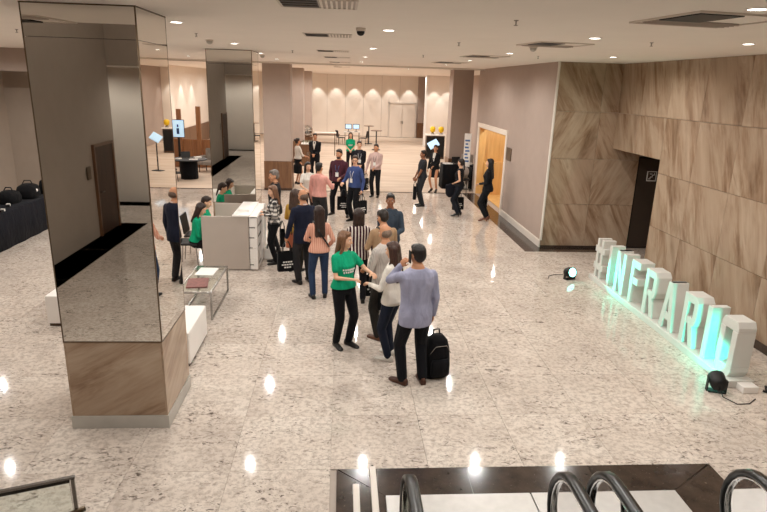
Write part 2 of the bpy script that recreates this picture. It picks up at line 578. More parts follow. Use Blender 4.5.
# recess of the service door
rc = MB().box(7.75, 7.9, 11.0, 13.3, 0, 2.5).box(6.3, 7.75, 11.03 - .12, 11.03, 0, 2.4).box(6.3, 7.75, 11.03, 13.12, 2.33, 2.42)
struct(rc.build('wall_recess', M['stone']), 'stone lined recess beside the service door')
d1 = struct(MB().box(6.78, 7.72, 13.13, 13.19, 0.01, 2.12).build('door_1', M['door'], bevel=0.004), 'dark service door with a stairs pictogram')
MB().tube([(7.62, 13.12, 1.0), (7.62, 13.08, 1.0), (7.5, 13.08, 1.0)], 0.01).build('door_handle', M['steel'], d1)
MB().box(6.75, 6.78, 13.115, 13.2, 0, 2.16).box(7.72, 7.75, 13.115, 13.2, 0, 2.16).box(6.75, 7.75, 13.115, 13.2, 2.12, 2.16).build('door_frame', M['black'], d1)
# pictogram: square outline with a stair zigzag and arrow
pic = MB(); cx_, cz_, q = 7.12, 1.72, .115
pic.box(cx_ - q, cx_ + q, 13.12, 13.128, cz_ + q - .018, cz_ + q).box(cx_ - q, cx_ + q, 13.12, 13.128, cz_ - q, cz_ - q + .018)
pic.box(cx_ - q, cx_ - q + .018, 13.12, 13.128, cz_ - q, cz_ + q).box(cx_ + q - .018, cx_ + q, 13.12, 13.128, cz_ - q, cz_ + q)
for k in range(3):
    a = cx_ - .075 + k * .045; b = cz_ - .07 + k * .045
    pic.box(a, a + .05, 13.12, 13.128, b, b + .014).box(a + .038, a + .05, 13.12, 13.128, b, b + .055)
pic.box(cx_ - .05, cx_ + .01, 13.12, 13.128, cz_ + .045, cz_ + .058)
pic.build('pictogram', M['white_print'], d1)
struct(MB().box(6.09, 6.12, 3.0, 11.03, 0, 0.13).build('baseboard_stone', M['dark']), 'dark stone skirting under the brown side wall')
struct(MB().box(4.66, 6.1, 13.085, 13.1, 0, 0.05).build('baseboard_end', M['dark']), 'dark stone skirting under the brown end wall')

# left of the lobby
struct(MB().box(-9.3, -6.15, 17.5, 20.1, 0, H).build('wall_left_end', M['wall_dark']), 'shaded grey wall block under the pale bulkhead')
wl = MB().box(-9.4, -9.3, 3.0, 17.6, 0, H)
struct(wl.build('wall_left', M['wall_dark']), 'shaded grey wall at the dark side of the lobby')
struct(MB().box(-9.3, -6.15, 16.0, 16.3, 3.6, H).build('wall_bulkhead', M['wall']), 'pale bulkhead hanging from the lobby ceiling')
# atrium around the camera
wa = MB().box(-5.75, -5.55, -3.7, 3.0, 0, 7.0).box(-9.4, -5.75, 2.9, 3.0, 0, 7.0).box(-9.4, -9.3, -6.5, 3.0, 0, 7)
struct(wa.build('wall_atrium', M['wall_dark']), 'tall grey atrium wall with a brown door')
struct(MB().box(-9.4, 8.2, -6.5, -6.4, 0, 7).build('wall_back', M['panel']), 'cream back wall behind the escalators')
struct(MB().box(-5.75, 6.12, -3.9, -3.7, 3.8, 7).build('wall_upper', M['wall_dark']), 'upper floor edge across the atrium')
struct(MB().box(-9.3, 6.12, -6.4, -3.9, 3.8, 4.0).build('ceiling_back', M['ceil']), 'low ceiling behind the escalators')
d2 = struct(MB().box(-5.55, -5.51, -3.44, -2.4, 0.01, 2.02).build('door_2', M['door2'], bevel=.004), 'brown wooden door in the atrium wall')
MB().box(-5.55, -5.49, -3.5, -3.44, 0, 2.08).box(-5.55, -5.49, -2.4, -2.34, 0, 2.08).box(-5.55, -5.49, -3.44, -2.4, 2.02, 2.08).build('door_frame', M['brown'], d2)
MB().tube([(-5.51, -2.5, 1), (-5.46, -2.5, 1), (-5.46, -2.63, 1)], .011).build('door_handle', M['steel'], d2)
pl = MB().cbox(-.1, .1, -.012, .0, -.14, .14, .004).build('wall_plaque', M['bronze'])
pl.location = (-5.53, -2.03, 1.5); pl.rotation_euler = (0, 0, PI / 2)
tag(pl, 'small bronze plaque beside the brown atrium door', 'plaque')

# ballroom shell
struct(MB().box(-9.4, 8.2, 42.25, 42.4, 0, H).build('wall_far', M['grout']), 'cream panelled far wall of the ballroom')
wf = bpy.data.objects['wall_far']
pw = 1.255
pm = MB().box(.008, pw - .008, -.03, 0, 0.05, H).mesh('panel', M['panel'])
for k in range(-6, 6):
    x0 = -2.33 + pw * k
    if x0 > 5.0: break
    inst('panel', pm, wf, (x0, 42.25, 0))
# double door in the far wall
d3 = thing('door_3', None, None, (3.25, 42.2, 0)); struct(d3, 'cream double door in the far panelled wall')
for s_ in (0, 1):
    lf = MB().box(s_ * .9 + .012, s_ * .9 + .888, -.05, 0, 0.02, 2.3).build('door_leaf', M['panel'], d3, bevel=.006)
    MB().box(.83 + s_ * .1, .86 + s_ * .1, -.09, -.05, .95, 1.15).build('door_handle', M['chrome'], lf)
MB().box(-.08, 0, -.07, 0, 0, 2.4).box(1.8, 1.88, -.07, 0, 0, 2.4).box(-.08, 1.88, -.07, 0, 2.32, 2.4).build('door_frame', M['offwhite'], d3)
struct(MB().box(5.2, 6.9, 42.05, 42.2, 1.05, H).build('wall_far_return', M['wall']), 'grey recess wall beside the far panels')
struct(MB().box(5.2, 6.9, 42.0, 42.2, 0, 1.05).build('trim_6', M['brown']), 'brown wainscot in the far recess')
wfb = struct(MB().box(4.98, 6.9, 36.0, 36.3, 0, H).build('wall_far_right', M['panel']), 'cream partition wall at the side of the ballroom')
MB().box(4.9, 5.0, 35.9, 36.3, 0, H).build('edge_post', M['white'], wfb)
struct(MB().box(6.8, 6.95, 20.75, 42.2, 0, H).build('wall_ballroom_right', M['wall']), 'grey side wall of the ballroom')
wbl = struct(MB().box(-8.4, -8.25, 20.1, 42.2, 0, H).build('wall_ballroom_left', M['panel']), 'cream side wall of the ballroom with light scallops')
for k in range(7):
    MB().box(-8.25, -8.2, 24.2 + 2.2 * k, 26.38 + 2.2 * k, 0.02, 1.05).build('wainscot_panel', M['brown'], wbl)
MB().box(-8.25, -7.9, 40.0, 40.7, 0, H).build('dark_jamb', M['brown'], wbl)
struct(MB().box(-6.15, -6.0, 17.5, 20.1, 0, H).build('trim_7', M['offwhite']), 'pale end of the partition at the ballroom edge')

# plaque on the grey wall
pq = MB().cbox(-.011, .011, -.24, .24, -.17, .17, .004).build('wall_plaque', M['bronze'])
pq.location = (4.64, 16.34, 1.8)
tag(pq, 'small bronze plaque on the grey wall beside the golden doorway', 'plaque')

# ------------------------------------------------------------------ columns
def mirror_column(x0, x1, y0, y1, label):
    c = thing('mirror_column', label, 'column', ((x0 + x1) / 2, (y0 + y1) / 2, 0), 0, None)
    hx, hy = (x1 - x0) / 2, (y1 - y0) / 2
    MB().box(-hx + .03, hx - .03, -hy + .03, hy - .03, 0, H).build('core', M['black'], c)
    MB().box(-hx - .012, hx + .012, -hy - .012, hy + .012, 0, .145).build('plinth', M['plinth'], c, bevel=.004)
    for (a, b) in ((0.145, 0.98),):
        for sx, sy in ((0, -1), (0, 1), (1, 0), (-1, 0)):
            if sy:
                o = MB().box(-hx + .021, hx - .021, -.01, .01, a, b).build('stone_panel', M['stone_base'], c)
                o.location = (0, sy * (hy - .011), 0)
            else:
                o = MB().box(-hy + .001, hy - .001, -.01, .01, a, b).build('stone_panel', M['stone_base'], c)
                o.location = (sx * (hx - .011), 0, 0); o.rotation_euler = (0, 0, PI / 2)
    for (a, b) in ((0.99, 3.868), (3.872, H - .012)):
        for sx, sy in ((0, -1), (0, 1), (1, 0), (-1, 0)):
            if sy:
                MB().box(-hx + .011, hx - .011, sy * (hy - .005) - .005, sy * (hy - .005) + .005, a, b).build('mirror_panel', M['mirror'], c)
            else:
                MB().box(sx * (hx - .005) - .005, sx * (hx - .005) + .005, -hy + .011, hy - .011, a, b).build('mirror_panel', M['mirror'], c)
    MB().box(-hx - .003, hx + .003, -hy - .003, hy + .003, .98, .99).box(-hx - .003, hx + .003, -hy - .003, hy + .003, H - .012, H).build('metal_trim', M['bronze'], c)
    for sx in (-1, 1):
        for sy in (-1, 1):
            MB().box(sx * (hx - .005) - .006, sx * (hx - .005) + .006, sy * (hy - .005) - .006, sy * (hy - .005) + .006, .99, H - .012).build('corner_bead', M['bronze'], c)
    return c
mirror_column(-2.773, -1.802, 5.635, 6.54, 'large mirror clad column with brown stone base beside the white bench')
mirror_column(-2.80, -1.87, 12.9, 13.83, 'mirror clad column standing behind the reception counter')

def grey_column(x0, x1, y0, y1, label, wood=0.98):
    c = thing('column', label, 'column', ((x0 + x1) / 2, (y0 + y1) / 2, 0))
    hx, hy = (x1 - x0) / 2, (y1 - y0) / 2
    MB().box(-hx, hx, -hy, hy, wood, H).build('shaft', M['wall'], c, bevel=.01)
    MB().box(-hx - .012, hx + .012, -hy - .012, hy + .012, 0.08, wood).build('wood_wainscot', M['brown'], c, bevel=.006)
    MB().box(-hx - .02, hx + .02, -hy - .02, hy + .02, 0, .08).build('plinth', M['walnut'], c, bevel=.004)
    return c
grey_column(-2.6, -1.71, 20.08, 20.98, 'grey column with brown wood wainscot at the carpet edge, between lobby and ballroom')
grey_column(-2.65, -1.75, 27.3, 28.2, 'grey column inside the ballroom behind the waiter group')
grey_column(-2.65, -1.75, 34.5, 35.4, 'farthest grey column by the cream panelled far wall')
grey_column(3.98, 4.72, 22.0, 22.75, 'grey column with brown wainscot beside the black clothed table')
struct(MB().box(-6.15, -2.8, 20.02, 20.1, H - .06, H).build('trim_8', M['bronze']), 'thin partition track on the ceiling')

# ------------------------------------------------------------------ ceiling fittings
def spot(name, loc, watts, size=172, blend=0.5, color=WARM, radius=.024, rot=(0, 0, 0), parent=None):
    d = bpy.data.lights.new(name, 'SPOT')
    d.energy = watts; d.spot_size = R(size); d.spot_blend = blend; d.color = color; d.shadow_soft_size = radius
    o = bpy.data.objects.new(name, d); COL.objects.link(o); o.location = loc; o.rotation_euler = rot
    if parent: o.parent = parent
    return o
dl_ring = MB()
for q0, q1, z0, z1 in ((.062, .085, -.006, 0),):
    n = 20; rr = []
    for (q, z) in ((q0, z1), (q0, z0), (q1, z0 + .003), (q1, z1)):
        rr.append([(q * math.cos(2 * PI * k / n), q * math.sin(2 * PI * k / n), z) for k in range(n)])
    dl_ring.loft(rr, cap=False)
dl_ring = dl_ring.mesh('ring', M['white'], True)
dl_disc = MB().cyl((0, 0), .063, -.003, 0.0, 20).mesh('diffuser', M['lamp'])
def downlight(x, y, watts, label, group, cls=H, size=172, blend=.5):
    t = thing('downlight', label, 'downlight', (x, y, cls), 0, group)
    inst('ring', dl_ring, t, (0, 0, 0)); inst('diffuser', dl_disc, t, (0, 0, 0))
    spot('downlight_lamp', (0, 0, -.03), watts, size, blend, parent=t)
    return t
for x in (-6.65, -4.25, -1.84, .51, 2.91, 4.78):
    for y in (4.3, 7.1, 10.75, 14.15, 17.4):
        if x > 4 and y > 12: continue
        if x < -4 and y < 5: continue
        if x < -6 and y > 15: continue
        downlight(x, y, LOBBY_W * (0.8 if x < -4 else 0.6 if x > 4 else 1.0), 'small round downlight recessed in the lobby ceiling', 'lobby downlights')
for y in (10.4, 14.2):
    downlight(-8.6, y, LOBBY_W * .6, 'small round downlight close to the dark wall', 'dark side downlights')
for x in (-6.3, -3.9, -.9, .75, 2.4, 4.6):
    for y in (22.5, 26, 29.5, 33, 36.5):
        downlight(x, y, BALL_W, 'small round downlight recessed in the ballroom ceiling', 'ballroom downlights')
for k in range(6):       # wall washers making scallops on the far panels
    downlight(-1.7 + 1.255 * k, 41.72, 150, 'small round wall washer close to the far panelled wall', 'far wall washers', H, 62, .35)
for k in range(4):
    downlight(-7.75, 27.5 + 2.2 * k, 130, 'small round wall washer along the cream ballroom side wall', 'side wall washers', H, 62, .35)
for k in range(2):
    downlight(5.4 + .8 * k, 35.5, 120, 'small round wall washer above the cream partition', 'partition washers', H, 62, .35)
for (x, y) in ((-3, -1), (-3, 1.8), (1.8, 1.8), (5, 0)):
    downlight(x, y, 110, 'small round downlight high above the escalators', 'atrium downlights', 7.0)
for x in (-7, -4.5, 0, 4):
    downlight(x, -5, 75, 'small round downlight in the low ceiling behind the escalators', 'rear downlights', 3.8)
for y in (17.6, 19.3):
    downlight(5.3, y, 50, 'small round downlight inside the golden recess', 'recess downlights', 2.7)

def line_diffuser(x, y, label, w_=.58, d_=.5):
    t = thing('air_diffuser', label, 'air vent', (x, y, H))
    h = w_ / 2
    MB().box(-h, h, -d_ / 2 - .02, -d_ / 2, -.008, 0).box(-h, h, d_ / 2, d_ / 2 + .02, -.008, 0).box(-h - .02, -h, -d_ / 2 - .02, d_ / 2 + .02, -.008, 0).box(h, h + .02, -d_ / 2 - .02, d_ / 2 + .02, -.008, 0).build('frame', M['offwhite'], t)
    MB().box(-h, 0, -d_ / 2, d_ / 2, -.003, 0).build('dark_core', M['black'], t)
    MB().box(0, h, -d_ / 2, d_ / 2, -.002, 0).build('pale_core', M['grey_lam'], t)
    sl = MB().box(-.008, .008, -d_ / 2, d_ / 2, -.012, 0).mesh('slat', M['ceil'])
    for k in range(7):
        inst('slat', sl, t, (.025 + k * .04, 0, 0))
    sl2 = MB().box(-h, -.01, -.006, .006, -.008, -.003).mesh('slat', M['door'])
    for k in range(3):
        inst('slat', sl2, t, (0, -.14 + .14 * k, 0))
    return t
for x, y, l in ((-.2, 4.98, 'long slatted air diffuser at the front edge of the lobby ceiling'), (-.2, 8.15, 'half dark slatted air diffuser beside the dome camera'),
                (-.2, 12.1, 'slatted air diffuser above the middle of the queue'), (-.15, 14.9, 'slatted air diffuser above the chatting group'),
                (-.1, 18.3, 'slatted air diffuser just before the ballroom track'), (-.05, 23.5, 'slatted air diffuser inside the ballroom')):
    line_diffuser(x, y, l)
def square_vent(x, y, label, q=.36):
    t = thing('ceiling_grille', label, 'air vent', (x, y, H), R(8))
    MB().box(-q, q, -q, q, -.004, 0).build('plate', M['ceil'], t)
    MB().box(-q * .95, -q * .05, -q * .95, q * .2, -.02, -.004).build('dark_core', M['black'], t)
    MB().box(-q, q, -q - .02, -q, -.015, 0).box(-q, q, q, q + .02, -.015, 0).box(-q - .02, -q, -q - .02, q + .02, -.015, 0).box(q, q + .02, -q - .02, q + .02, -.015, 0).build('frame', M['offwhite'], t)
    sl = MB().box(-q * .95, q * .95, -.01, .01, -.022, -.006).mesh('slat', M['grey_lam'])
    for k in range(4):
        inst('slat', sl, t, (0, q * .3 + k * .055, 0), (R(30), 0, 0))
    return t
square_vent(2.98, 4.98, 'large square ceiling grille, partly open and dark', .42)
square_vent(2.83, 8.25, 'square ceiling grille beside the hanging smoke detector')
square_vent(2.75, 12.0, 'square ceiling grille near the grey wall')
square_vent(2.7, 15.6, 'square ceiling grille above the women with black bags')
square_vent(-3.9, 10.2, 'square ceiling grille left of the mirror columns')
square_vent(-3.55, 3.95, 'square ceiling grille near the ceiling edge reflected in the mirror column')
# dome camera, detectors, sprinklers
dc = thing('dome_camera', 'small dark dome camera on the lobby ceiling', 'camera', (.19, 6.95, H))
MB().cyl((0, 0), .055, -.035, 0, 18).build('housing', M['offwhite'], dc, True)
MB().lathe((0, 0, -.035), [(.045, 0), (.043, -.02), (.03, -.04), (.008, -.048)], 16).build('dome', M['black'], dc, True)
for x, y, l in ((2.75, 8.9, 'conical smoke detector hanging beside a square grille'), (-2.1, 10.0, 'smoke detector above the mirror columns'), (-1.95, 15.2, 'smoke detector before the grey column')):
    t = thing('smoke_detector', l, 'smoke detector', (x, y, H))
    MB().cyl((0, 0), .06, -.02, 0, 18).build('base', M['offwhite'], t, True)
    MB().lathe((0, 0, -.02), [(.05, 0), (.046, -.025), (.025, -.045), (.01, -.05)], 16).build('sensor', M['plinth'], t, True)
spk_a = MB().lathe((0, 0, 0), [(.022, 0), (.022, -.006), (.008, -.008), (.007, -.04)], 12).mesh('stem', M['steel'])
spk_b = MB().cyl((0, 0), .018, -.046, -.042, 12).mesh('deflector', M['bronze'])
for x, y in ((1.55, 5.6), (1.6, 8.6), (1.6, 12.4), (-2.0, 8.7), (3.75, 7.4), (-4.6, 9.2), (-1.0, 12.4), (3.6, 11.3)):
    t = thing('sprinkler', 'small pendent sprinkler head on the lobby ceiling', 'sprinkler', (x, y, H), 0, 'lobby sprinklers')
    inst('stem', spk_a, t, (0, 0, 0)); inst('deflector', spk_b, t, (0, 0, 0))

# ------------------------------------------------------------------ escalators and their stone frame
ef = struct(MB().box(EX0, EX1, -1.5, EY1, -0.3, -0.012).build('floor_pit', M['grout']), 'bed of the escalator landing')
IX0, IX1, IY1 = .42, 3.14, 4.49
def quad(name, pts, mat, parent, z0=-.012, z1=0):
    n = len(pts)
    return MB().loft([[(x, y, z0) for x, y in pts], [(x, y, z1) for x, y in pts]]).build(name, mat, parent)
g = .003
quad('frame_slab', [(EX0 + .01, EY1), (1.23, EY1), (1.23 - g, IY1), (IX0, IY1)], M['dark'], ef)
quad('frame_slab', [(1.23 + g, EY1), (2.45, EY1), (2.45, IY1), (1.23 + g, IY1)], M['dark'], ef)
quad('frame_slab', [(2.45 + g, EY1), (EX1 - .01, EY1), (IX1, IY1), (2.45 + g, IY1)], M['dark'], ef)
for y0, y1 in ((3.5, None), (1.8, 3.5), (0, 1.8)):
    a = EY1 - .01 if y1 is None else y1 - g
    b = IY1 if y1 is None else y1 - g
    quad('frame_slab', [(EX0, y0), (EX0, a), (IX0 - g, b), (IX0 - g, y0)], M['dark'], ef)
    quad('frame_slab', [(EX1, y0), (IX1 + g, y0), (IX1 + g, b), (EX1, a)], M['dark'], ef)
for a, b in ((IX0, 1.755), (1.76, IX1)):
    quad('landing_plate', [(a + .004, 3.2), (b - .004, 3.2), (b - .004, IY1 - .004), (a + .004, IY1 - .004)], M['plate'], ef, -.012, .004)

def esc_path(z_top=1.0):
    pts = []
    r_ = .33; cy, cz = 3.3, z_top - r_
    pts.append((2.4, cz - r_)); pts.append((2.9, cz - r_))
    for k in range(13):
        a = -PI / 2 + PI * k / 12
        pts.append((cy + r_ * math.cos(a), cz + r_ * math.sin(a)))
    pts += [(2.9, z_top), (2.5, z_top + .03), (2.2, z_top + .14)]
    y, z = 2.2, z_top + .14
    for k in range(5):
        y -= .65; z += .65 * math.tan(R(30)); pts.append((y, z))
    return pts
def escalator(xl, xr, label):
    t = thing('escalator', label, 'escalator', ((xl + xr) / 2, 3.2, 0))
    hw = (xr - xl) / 2
    path = esc_path()
    for s_ in (-1, 1):
        X = s_ * hw
        MB().ribbon([(X, y - 3.2, z) for y, z in path], (1, 0, 0), .085, .045).build('handrail', M['rubber'], t, True)
        # steel guide just inside the rubber
        cyq, czq, r_ = 3.3, .67, .295
        inner = [(2.4, czq - r_), (2.9, czq - r_)] + [(cyq + r_ * math.cos(-PI / 2 + PI * k / 12), czq + r_ * math.sin(-PI / 2 + PI * k / 12)) for k in range(13)] + [(2.9, .963), (2.5, .99), (2.2, 1.1)]
        for k in range(5): inner.append((inner[-1][0] - .65, inner[-1][1] + .65 * math.tan(R(30))))
        MB().ribbon([(X, y - 3.2, z) for y, z in inner], (1, 0, 0), .06, .02).build('handrail_guide', M['chrome'], t, True)
        # glass balustrade
        top = inner[2:]
        bot = [(y, .34 if y > 2.4 else .34 + (2.4 - y) * math.tan(R(30))) for y, z in top]
        g_ = MB()
        g_.loft([[(X - .006, a[0] - 3.2, a[1]), (X + .006, a[0] - 3.2, a[1]), (X + .006, b[0] - 3.2, min(b[1], a[1] - .01)), (X - .006, b[0] - 3.2, min(b[1], a[1] - .01))] for a, b in zip(top, bot)])
        g_.build('balustrade_glass', M['glass'], t)
        sk = MB()
        prof = [(3.55, .004, .3), (2.4, .004, .34), (-1.05, .3, .34 + 3.45 * math.tan(R(30)))]
        sk.loft([[(X - .07, y - 3.2, a), (X + .07, y - 3.2, a), (X + .07, y - 3.2, b), (X - .07, y - 3.2, b)] for y, a, b in prof])
        sk.build('skirt', M['steel'], t)
    sm = MB().box(-hw + .08, hw - .08, -.4, 0, -.38, 0).mesh('step', M['plinth'])
    n = 9
    for k in range(n):
        yy = 2.55 - .4 * k
        zz = .012 + max(0, (k - .5)) * .4 * math.tan(R(30)) if k else .012
        if zz < .42:
            me = MB().box(-hw + .08, hw - .08, -.4, 0, -zz + .002, 0).mesh('step', M['plinth'])
            inst('step', me, t, (0, yy - 3.2 + .4, zz))
        else:
            inst('step', sm, t, (0, yy - 3.2 + .4, zz))
    return t
escalator(.49, 1.60, 'escalator with black handrails nearer the glass guard, on the steel landing')
escalator(1.89, 2.95, 'escalator with black handrails farther from the glass guard, beside the dark stone frame')

gg = thing('glass_guard', 'upright glass guard panels beside the escalator handrail', 'glass guard', (.2, 3.4, 0))
for x, y1, z in ((.24, .25, .93), (.12, .1, .9)):
    MB().box(x - .2 - .008, x - .2 + .008, -1.6, y1, .0, z).build('glass_pane', M['glass'], gg)
    MB().ribbon([(x - .2, y1 + .004, z - .1), (x - .2, y1, z - .03), (x - .2, y1 - .02, z - .005), (x - .2, y1 - .08, z), (x - .2, -1.6, z)], (1, 0, 0), .045, .012).build('edge_strip', M['offwhite'], gg)

# stair landing the photograph is taken from, with its glass guard
ld = struct(MB().box(-2.7, .3, -3.1, .72, 1.6, 1.9).box(-2.7, -2.5, -3.1, .72, 0, 1.6).box(.1, .3, -3.1, .72, 0, 1.6).build('floor_landing', M['wall_dark']), 'stair landing behind the escalators')
sg = thing('stair_guard', 'glass stair guard with slim bronze edging on the stair landing', 'glass guard', (-.456, .9, 1.9), R(19))
MB().box(-2.0, -.006, -.005, .005, .0, .99).build('glass_pane', M['glass'], sg)
MB().box(-2.0, 0.003, -.003, .003, .995, .999).build('top_rail', M['steel'], sg)
MB().box(-.004, .002, -.004, .004, -.25, .995).build('end_post', M['steel'], sg)
MB().tube([(.012, .0, .93), (-.02, -.012, .93), (-.6, -.12, .86)], .005, 8).build('side_rail', M['bronze'], sg, True)

# ------------------------------------------------------------------ the hashtag letters
def letter_poly():
    """strokes on a 0..1 high grid: list of convex polygons (u right, v up) per character with its advance"""
    L = {}
    s = .17
    L['I'] = ([[(0, 0), (s, 0), (s, 1), (0, 1)]], s)
    L['#'] = ([[(.12, 0), (.26, 0), (.26, 1), (.12, 1)], [(.42, 0), (.56, 0), (.56, 1), (.42, 1)],
               [(0, .2), (.68, .2), (.68, .36), (0, .36)], [(0, .64), (.68, .64), (.68, .8), (0, .8)]], .68)
    L['N'] = ([[(0, 0), (s, 0), (s, 1), (0, 1)], [(.42, 0), (.42 + s, 0), (.42 + s, 1), (.42, 1)], [(0, 1), (.4, 0), (.42 + s, 0), (s, 1)]], .42 + s)
    L['F'] = ([[(0, 0), (s, 0), (s, 1), (0, 1)], [(s, .83), (.5, .83), (.5, 1), (s, 1)], [(s, .45), (.44, .45), (.44, .61), (s, .61)]], .5)
    rr = [[(0, 0), (s, 0), (s, 1), (0, 1)], [(s, .84), (.46, .84), (.57, .90), (.46, 1), (s, 1)], [(.41, .5), (.57, .56), (.57, .9), (.41, .9)],
          [(s, .42), (.5, .42), (.57, .56), (s, .56)], [(.24, .44), (.40, 0), (.58, 0), (.42, .44)]]
    L['R'] = (rr, .58)
    L['A'] = ([[(0, 0), (.17, 0), (.38, 1), (.22, 1)], [(.45, 0), (.62, 0), (.40, 1), (.24, 1)], [(.12, .2), (.5, .2), (.46, .36), (.16, .36)]], .62)
    L['O'] = ([[(0, .18), (s, .18), (s, .82), (0, .82)], [(.4, .18), (.4 + s, .18), (.4 + s, .82), (.4, .82)],
               [(.07, 0), (.5, 0), (.4 + s, .1), (.4 + s, .18), (0, .18), (0, .1)], [(0, .82), (.4 + s, .82), (.4 + s, .9), (.5, 1), (.07, 1), (0, .9)]], .4 + s)
    return L
LET = letter_poly()
sign = thing('letter_sign', 'row of free standing white letters reading #INFRARIO on a low white plinth', 'sign', (5.07, 10.82, 0))
MB().box(-.17, .17, -4.42, 0, 0, .10).build('plinth', M['letter_white'], sign, bevel=.008)
word = '#INFRARIO'
tot = sum(LET[c][1] for c in word)
LH = .75
gap = (4.36 - .06 - tot * LH * .78) / (len(word) - 1)
u = .04
for c in word:
    polys, adv = LET[c]
    m = MB()
    for k, p in enumerate(polys):
        dd = .125 - .002 * k          # tiny steps keep crossing strokes from sharing a face
        m.loft([[(-dd, -(u + a * LH * .78), .10 + b * LH) for a, b in p], [(dd, -(u + a * LH * .78), .10 + b * LH) for a, b in p]])
    o = m.build('letter', M['letter_white'], sign, bevel=.006)
    u += adv * LH * .78 + gap
MB().box(-.06, .14, -4.56, -4.42, 0, .085).build('plinth_end_block', M['white'], sign, bevel=.006)

TEAL = (0.0, 1.0, 0.70)
teal_glow = m_emit((0.3, 1.0, 0.85), 6.0, 'teal_led_lens')
def par_light(loc, target, label, watts, size):
    t = thing('led_par_light', label, 'stage light', loc)
    d = (Vector(target) - Vector(loc)); d.z = 0
    t.rotation_euler = (0, 0, math.atan2(d.y, d.x) - PI / 2)        # local +Y = beam
    MB().box(-.1, .1, -.06, .06, 0, .012).box(-.115, -.105, -.03, .03, 0, .16).box(.105, .115, -.03, .03, 0, .16).build('yoke', M['black'], t)
    hd = MB()
    ang = R(15)
    rings = []
    for q, yy in ((.05, -.11), (.085, -.10), (.098, -.04), (.1, .07), (.1, .085), (.088, .085), (.086, .07)):
        rings.append([(q * math.cos(2 * PI * k / 20), yy * math.cos(ang) - q * math.sin(2 * PI * k / 20) * math.sin(ang), .14 + yy * math.sin(ang) + q * math.sin(2 * PI * k / 20) * math.cos(ang)) for k in range(20)])
    hd.loft(rings).build('housing', M['black'], t, True)
    ln = MB().loft([[(q * math.cos(2 * PI * k / 20), yy * math.cos(ang) - q * math.sin(2 * PI * k / 20) * math.sin(ang), .14 + yy * math.sin(ang) + q * math.sin(2 * PI * k / 20) * math.cos(ang)) for k in range(20)] for q, yy in ((.086, .071), (.086, .078), (.02, .08))])
    ln.build('lens', teal_glow, t, True)
    MB().tube([(0, -.1, .1), (.02, -.2, .03), (.15, -.3, .008), (.3, -.25, .008), (.42, -.1, .008)], .006, 6).build('power_cable', M['black'], t, True)
    d_ = bpy.data.lights.new('par_lamp', 'SPOT'); d_.energy = watts; d_.color = TEAL; d_.spot_size = R(size); d_.spot_blend = .6; d_.shadow_soft_size = .05
    lo = bpy.data.objects.new('par_lamp', d_); COL.objects.link(lo); lo.parent = t
    lo.location = (0, .12, .175)
    lo.rotation_euler = (R(90 + 15), 0, 0)
    return t
par_light((4.48, 10.74, 0), (5.0, 8.9, 0), 'round black LED floor light glowing teal near the hash end of the letters', 170, 60)
par_light((4.70, 6.33, 0), (5.03, 7.5, 0), 'round black LED floor light glowing teal at the O end of the letters', 85, 75)
tw = MB().tube([(5.3, 6.3, .015), (5.38, 6.2, .015), (5.42, 6.3, .03), (5.36, 6.35, .05), (5.32, 6.27, .03)], .014, 6).build('cable_coil', M['black'], None, True)
tag(tw, 'small coil of black cable beside the letter plinth', 'cable')

# ------------------------------------------------------------------ benches, glass table, counter
def bench(x0, x1, y0, y1, h, label):
    t = thing('bench', label, 'bench', ((x0 + x1) / 2, (y0 + y1) / 2, 0))
    hx, hy = (x1 - x0) / 2, (y1 - y0) / 2
    MB().box(-hx + .02, hx - .02, -hy + .02, hy - .02, 0, .05).build('plinth', M['walnut'], t)
    MB().cbox(-hx, hx, -hy, hy, .05, h, .012).build('body', M['white'], t)
    return t
bench(-2.36, -1.91, 7.02, 8.0, .47, 'white box bench on a dark plinth between the mirror column and the glass table')
bench(-4.28, -3.4, 8.33, 8.85, .47, 'white box bench on a dark plinth on the unlit side of the mirror column')

gt = thing('glass_table', 'low glass table with steel frame and brochures on its shelf', 'table', (-2.22, 9.25, 0))
hx, hy, th = .25, .66, .46
for sx in (-1, 1):
    for sy in (-1, 1):
        MB().box(sx * hx - .014, sx * hx + .014, sy * hy - .014, sy * hy + .014, 0, th).build('leg', M['steel'], gt)
    MB().box(sx * hx - .013, sx * hx + .013, -hy, hy, th - .028, th - .001).box(sx * hx - .013, sx * hx + .013, -hy, hy, 0, .026).build('side_rail', M['steel'], gt)
for sy in (-1, 1):
    MB().box(-hx, hx, sy * hy - .013, sy * hy + .013, th - .028, th - .001).build('end_rail', M['steel'], gt)
MB().box(-hx + .014, hx - .014, -hy + .014, hy - .014, th - .012, th - .002).build('glass_top', M['glass'], gt)
br = MB().box(-.16, .16, -.22, .22, 0, .018).build('brochure_stack', paint('7d4a44', .5, .3, 30)); br.location = (-2.25, 8.98, .461 - .0025); br.rotation_euler = (0, 0, .15)
tag(br, 'reddish brochures lying on the glass table', 'brochures')
br = MB().box(-.15, .15, -.2, .2, 0, .01).build('paper_stack', M['white']); br.location = (-2.24, 9.58, .461 - .0025); br.rotation_euler = (0, 0, -.05)
tag(br, 'white paper sheets lying on the glass table', 'papers')

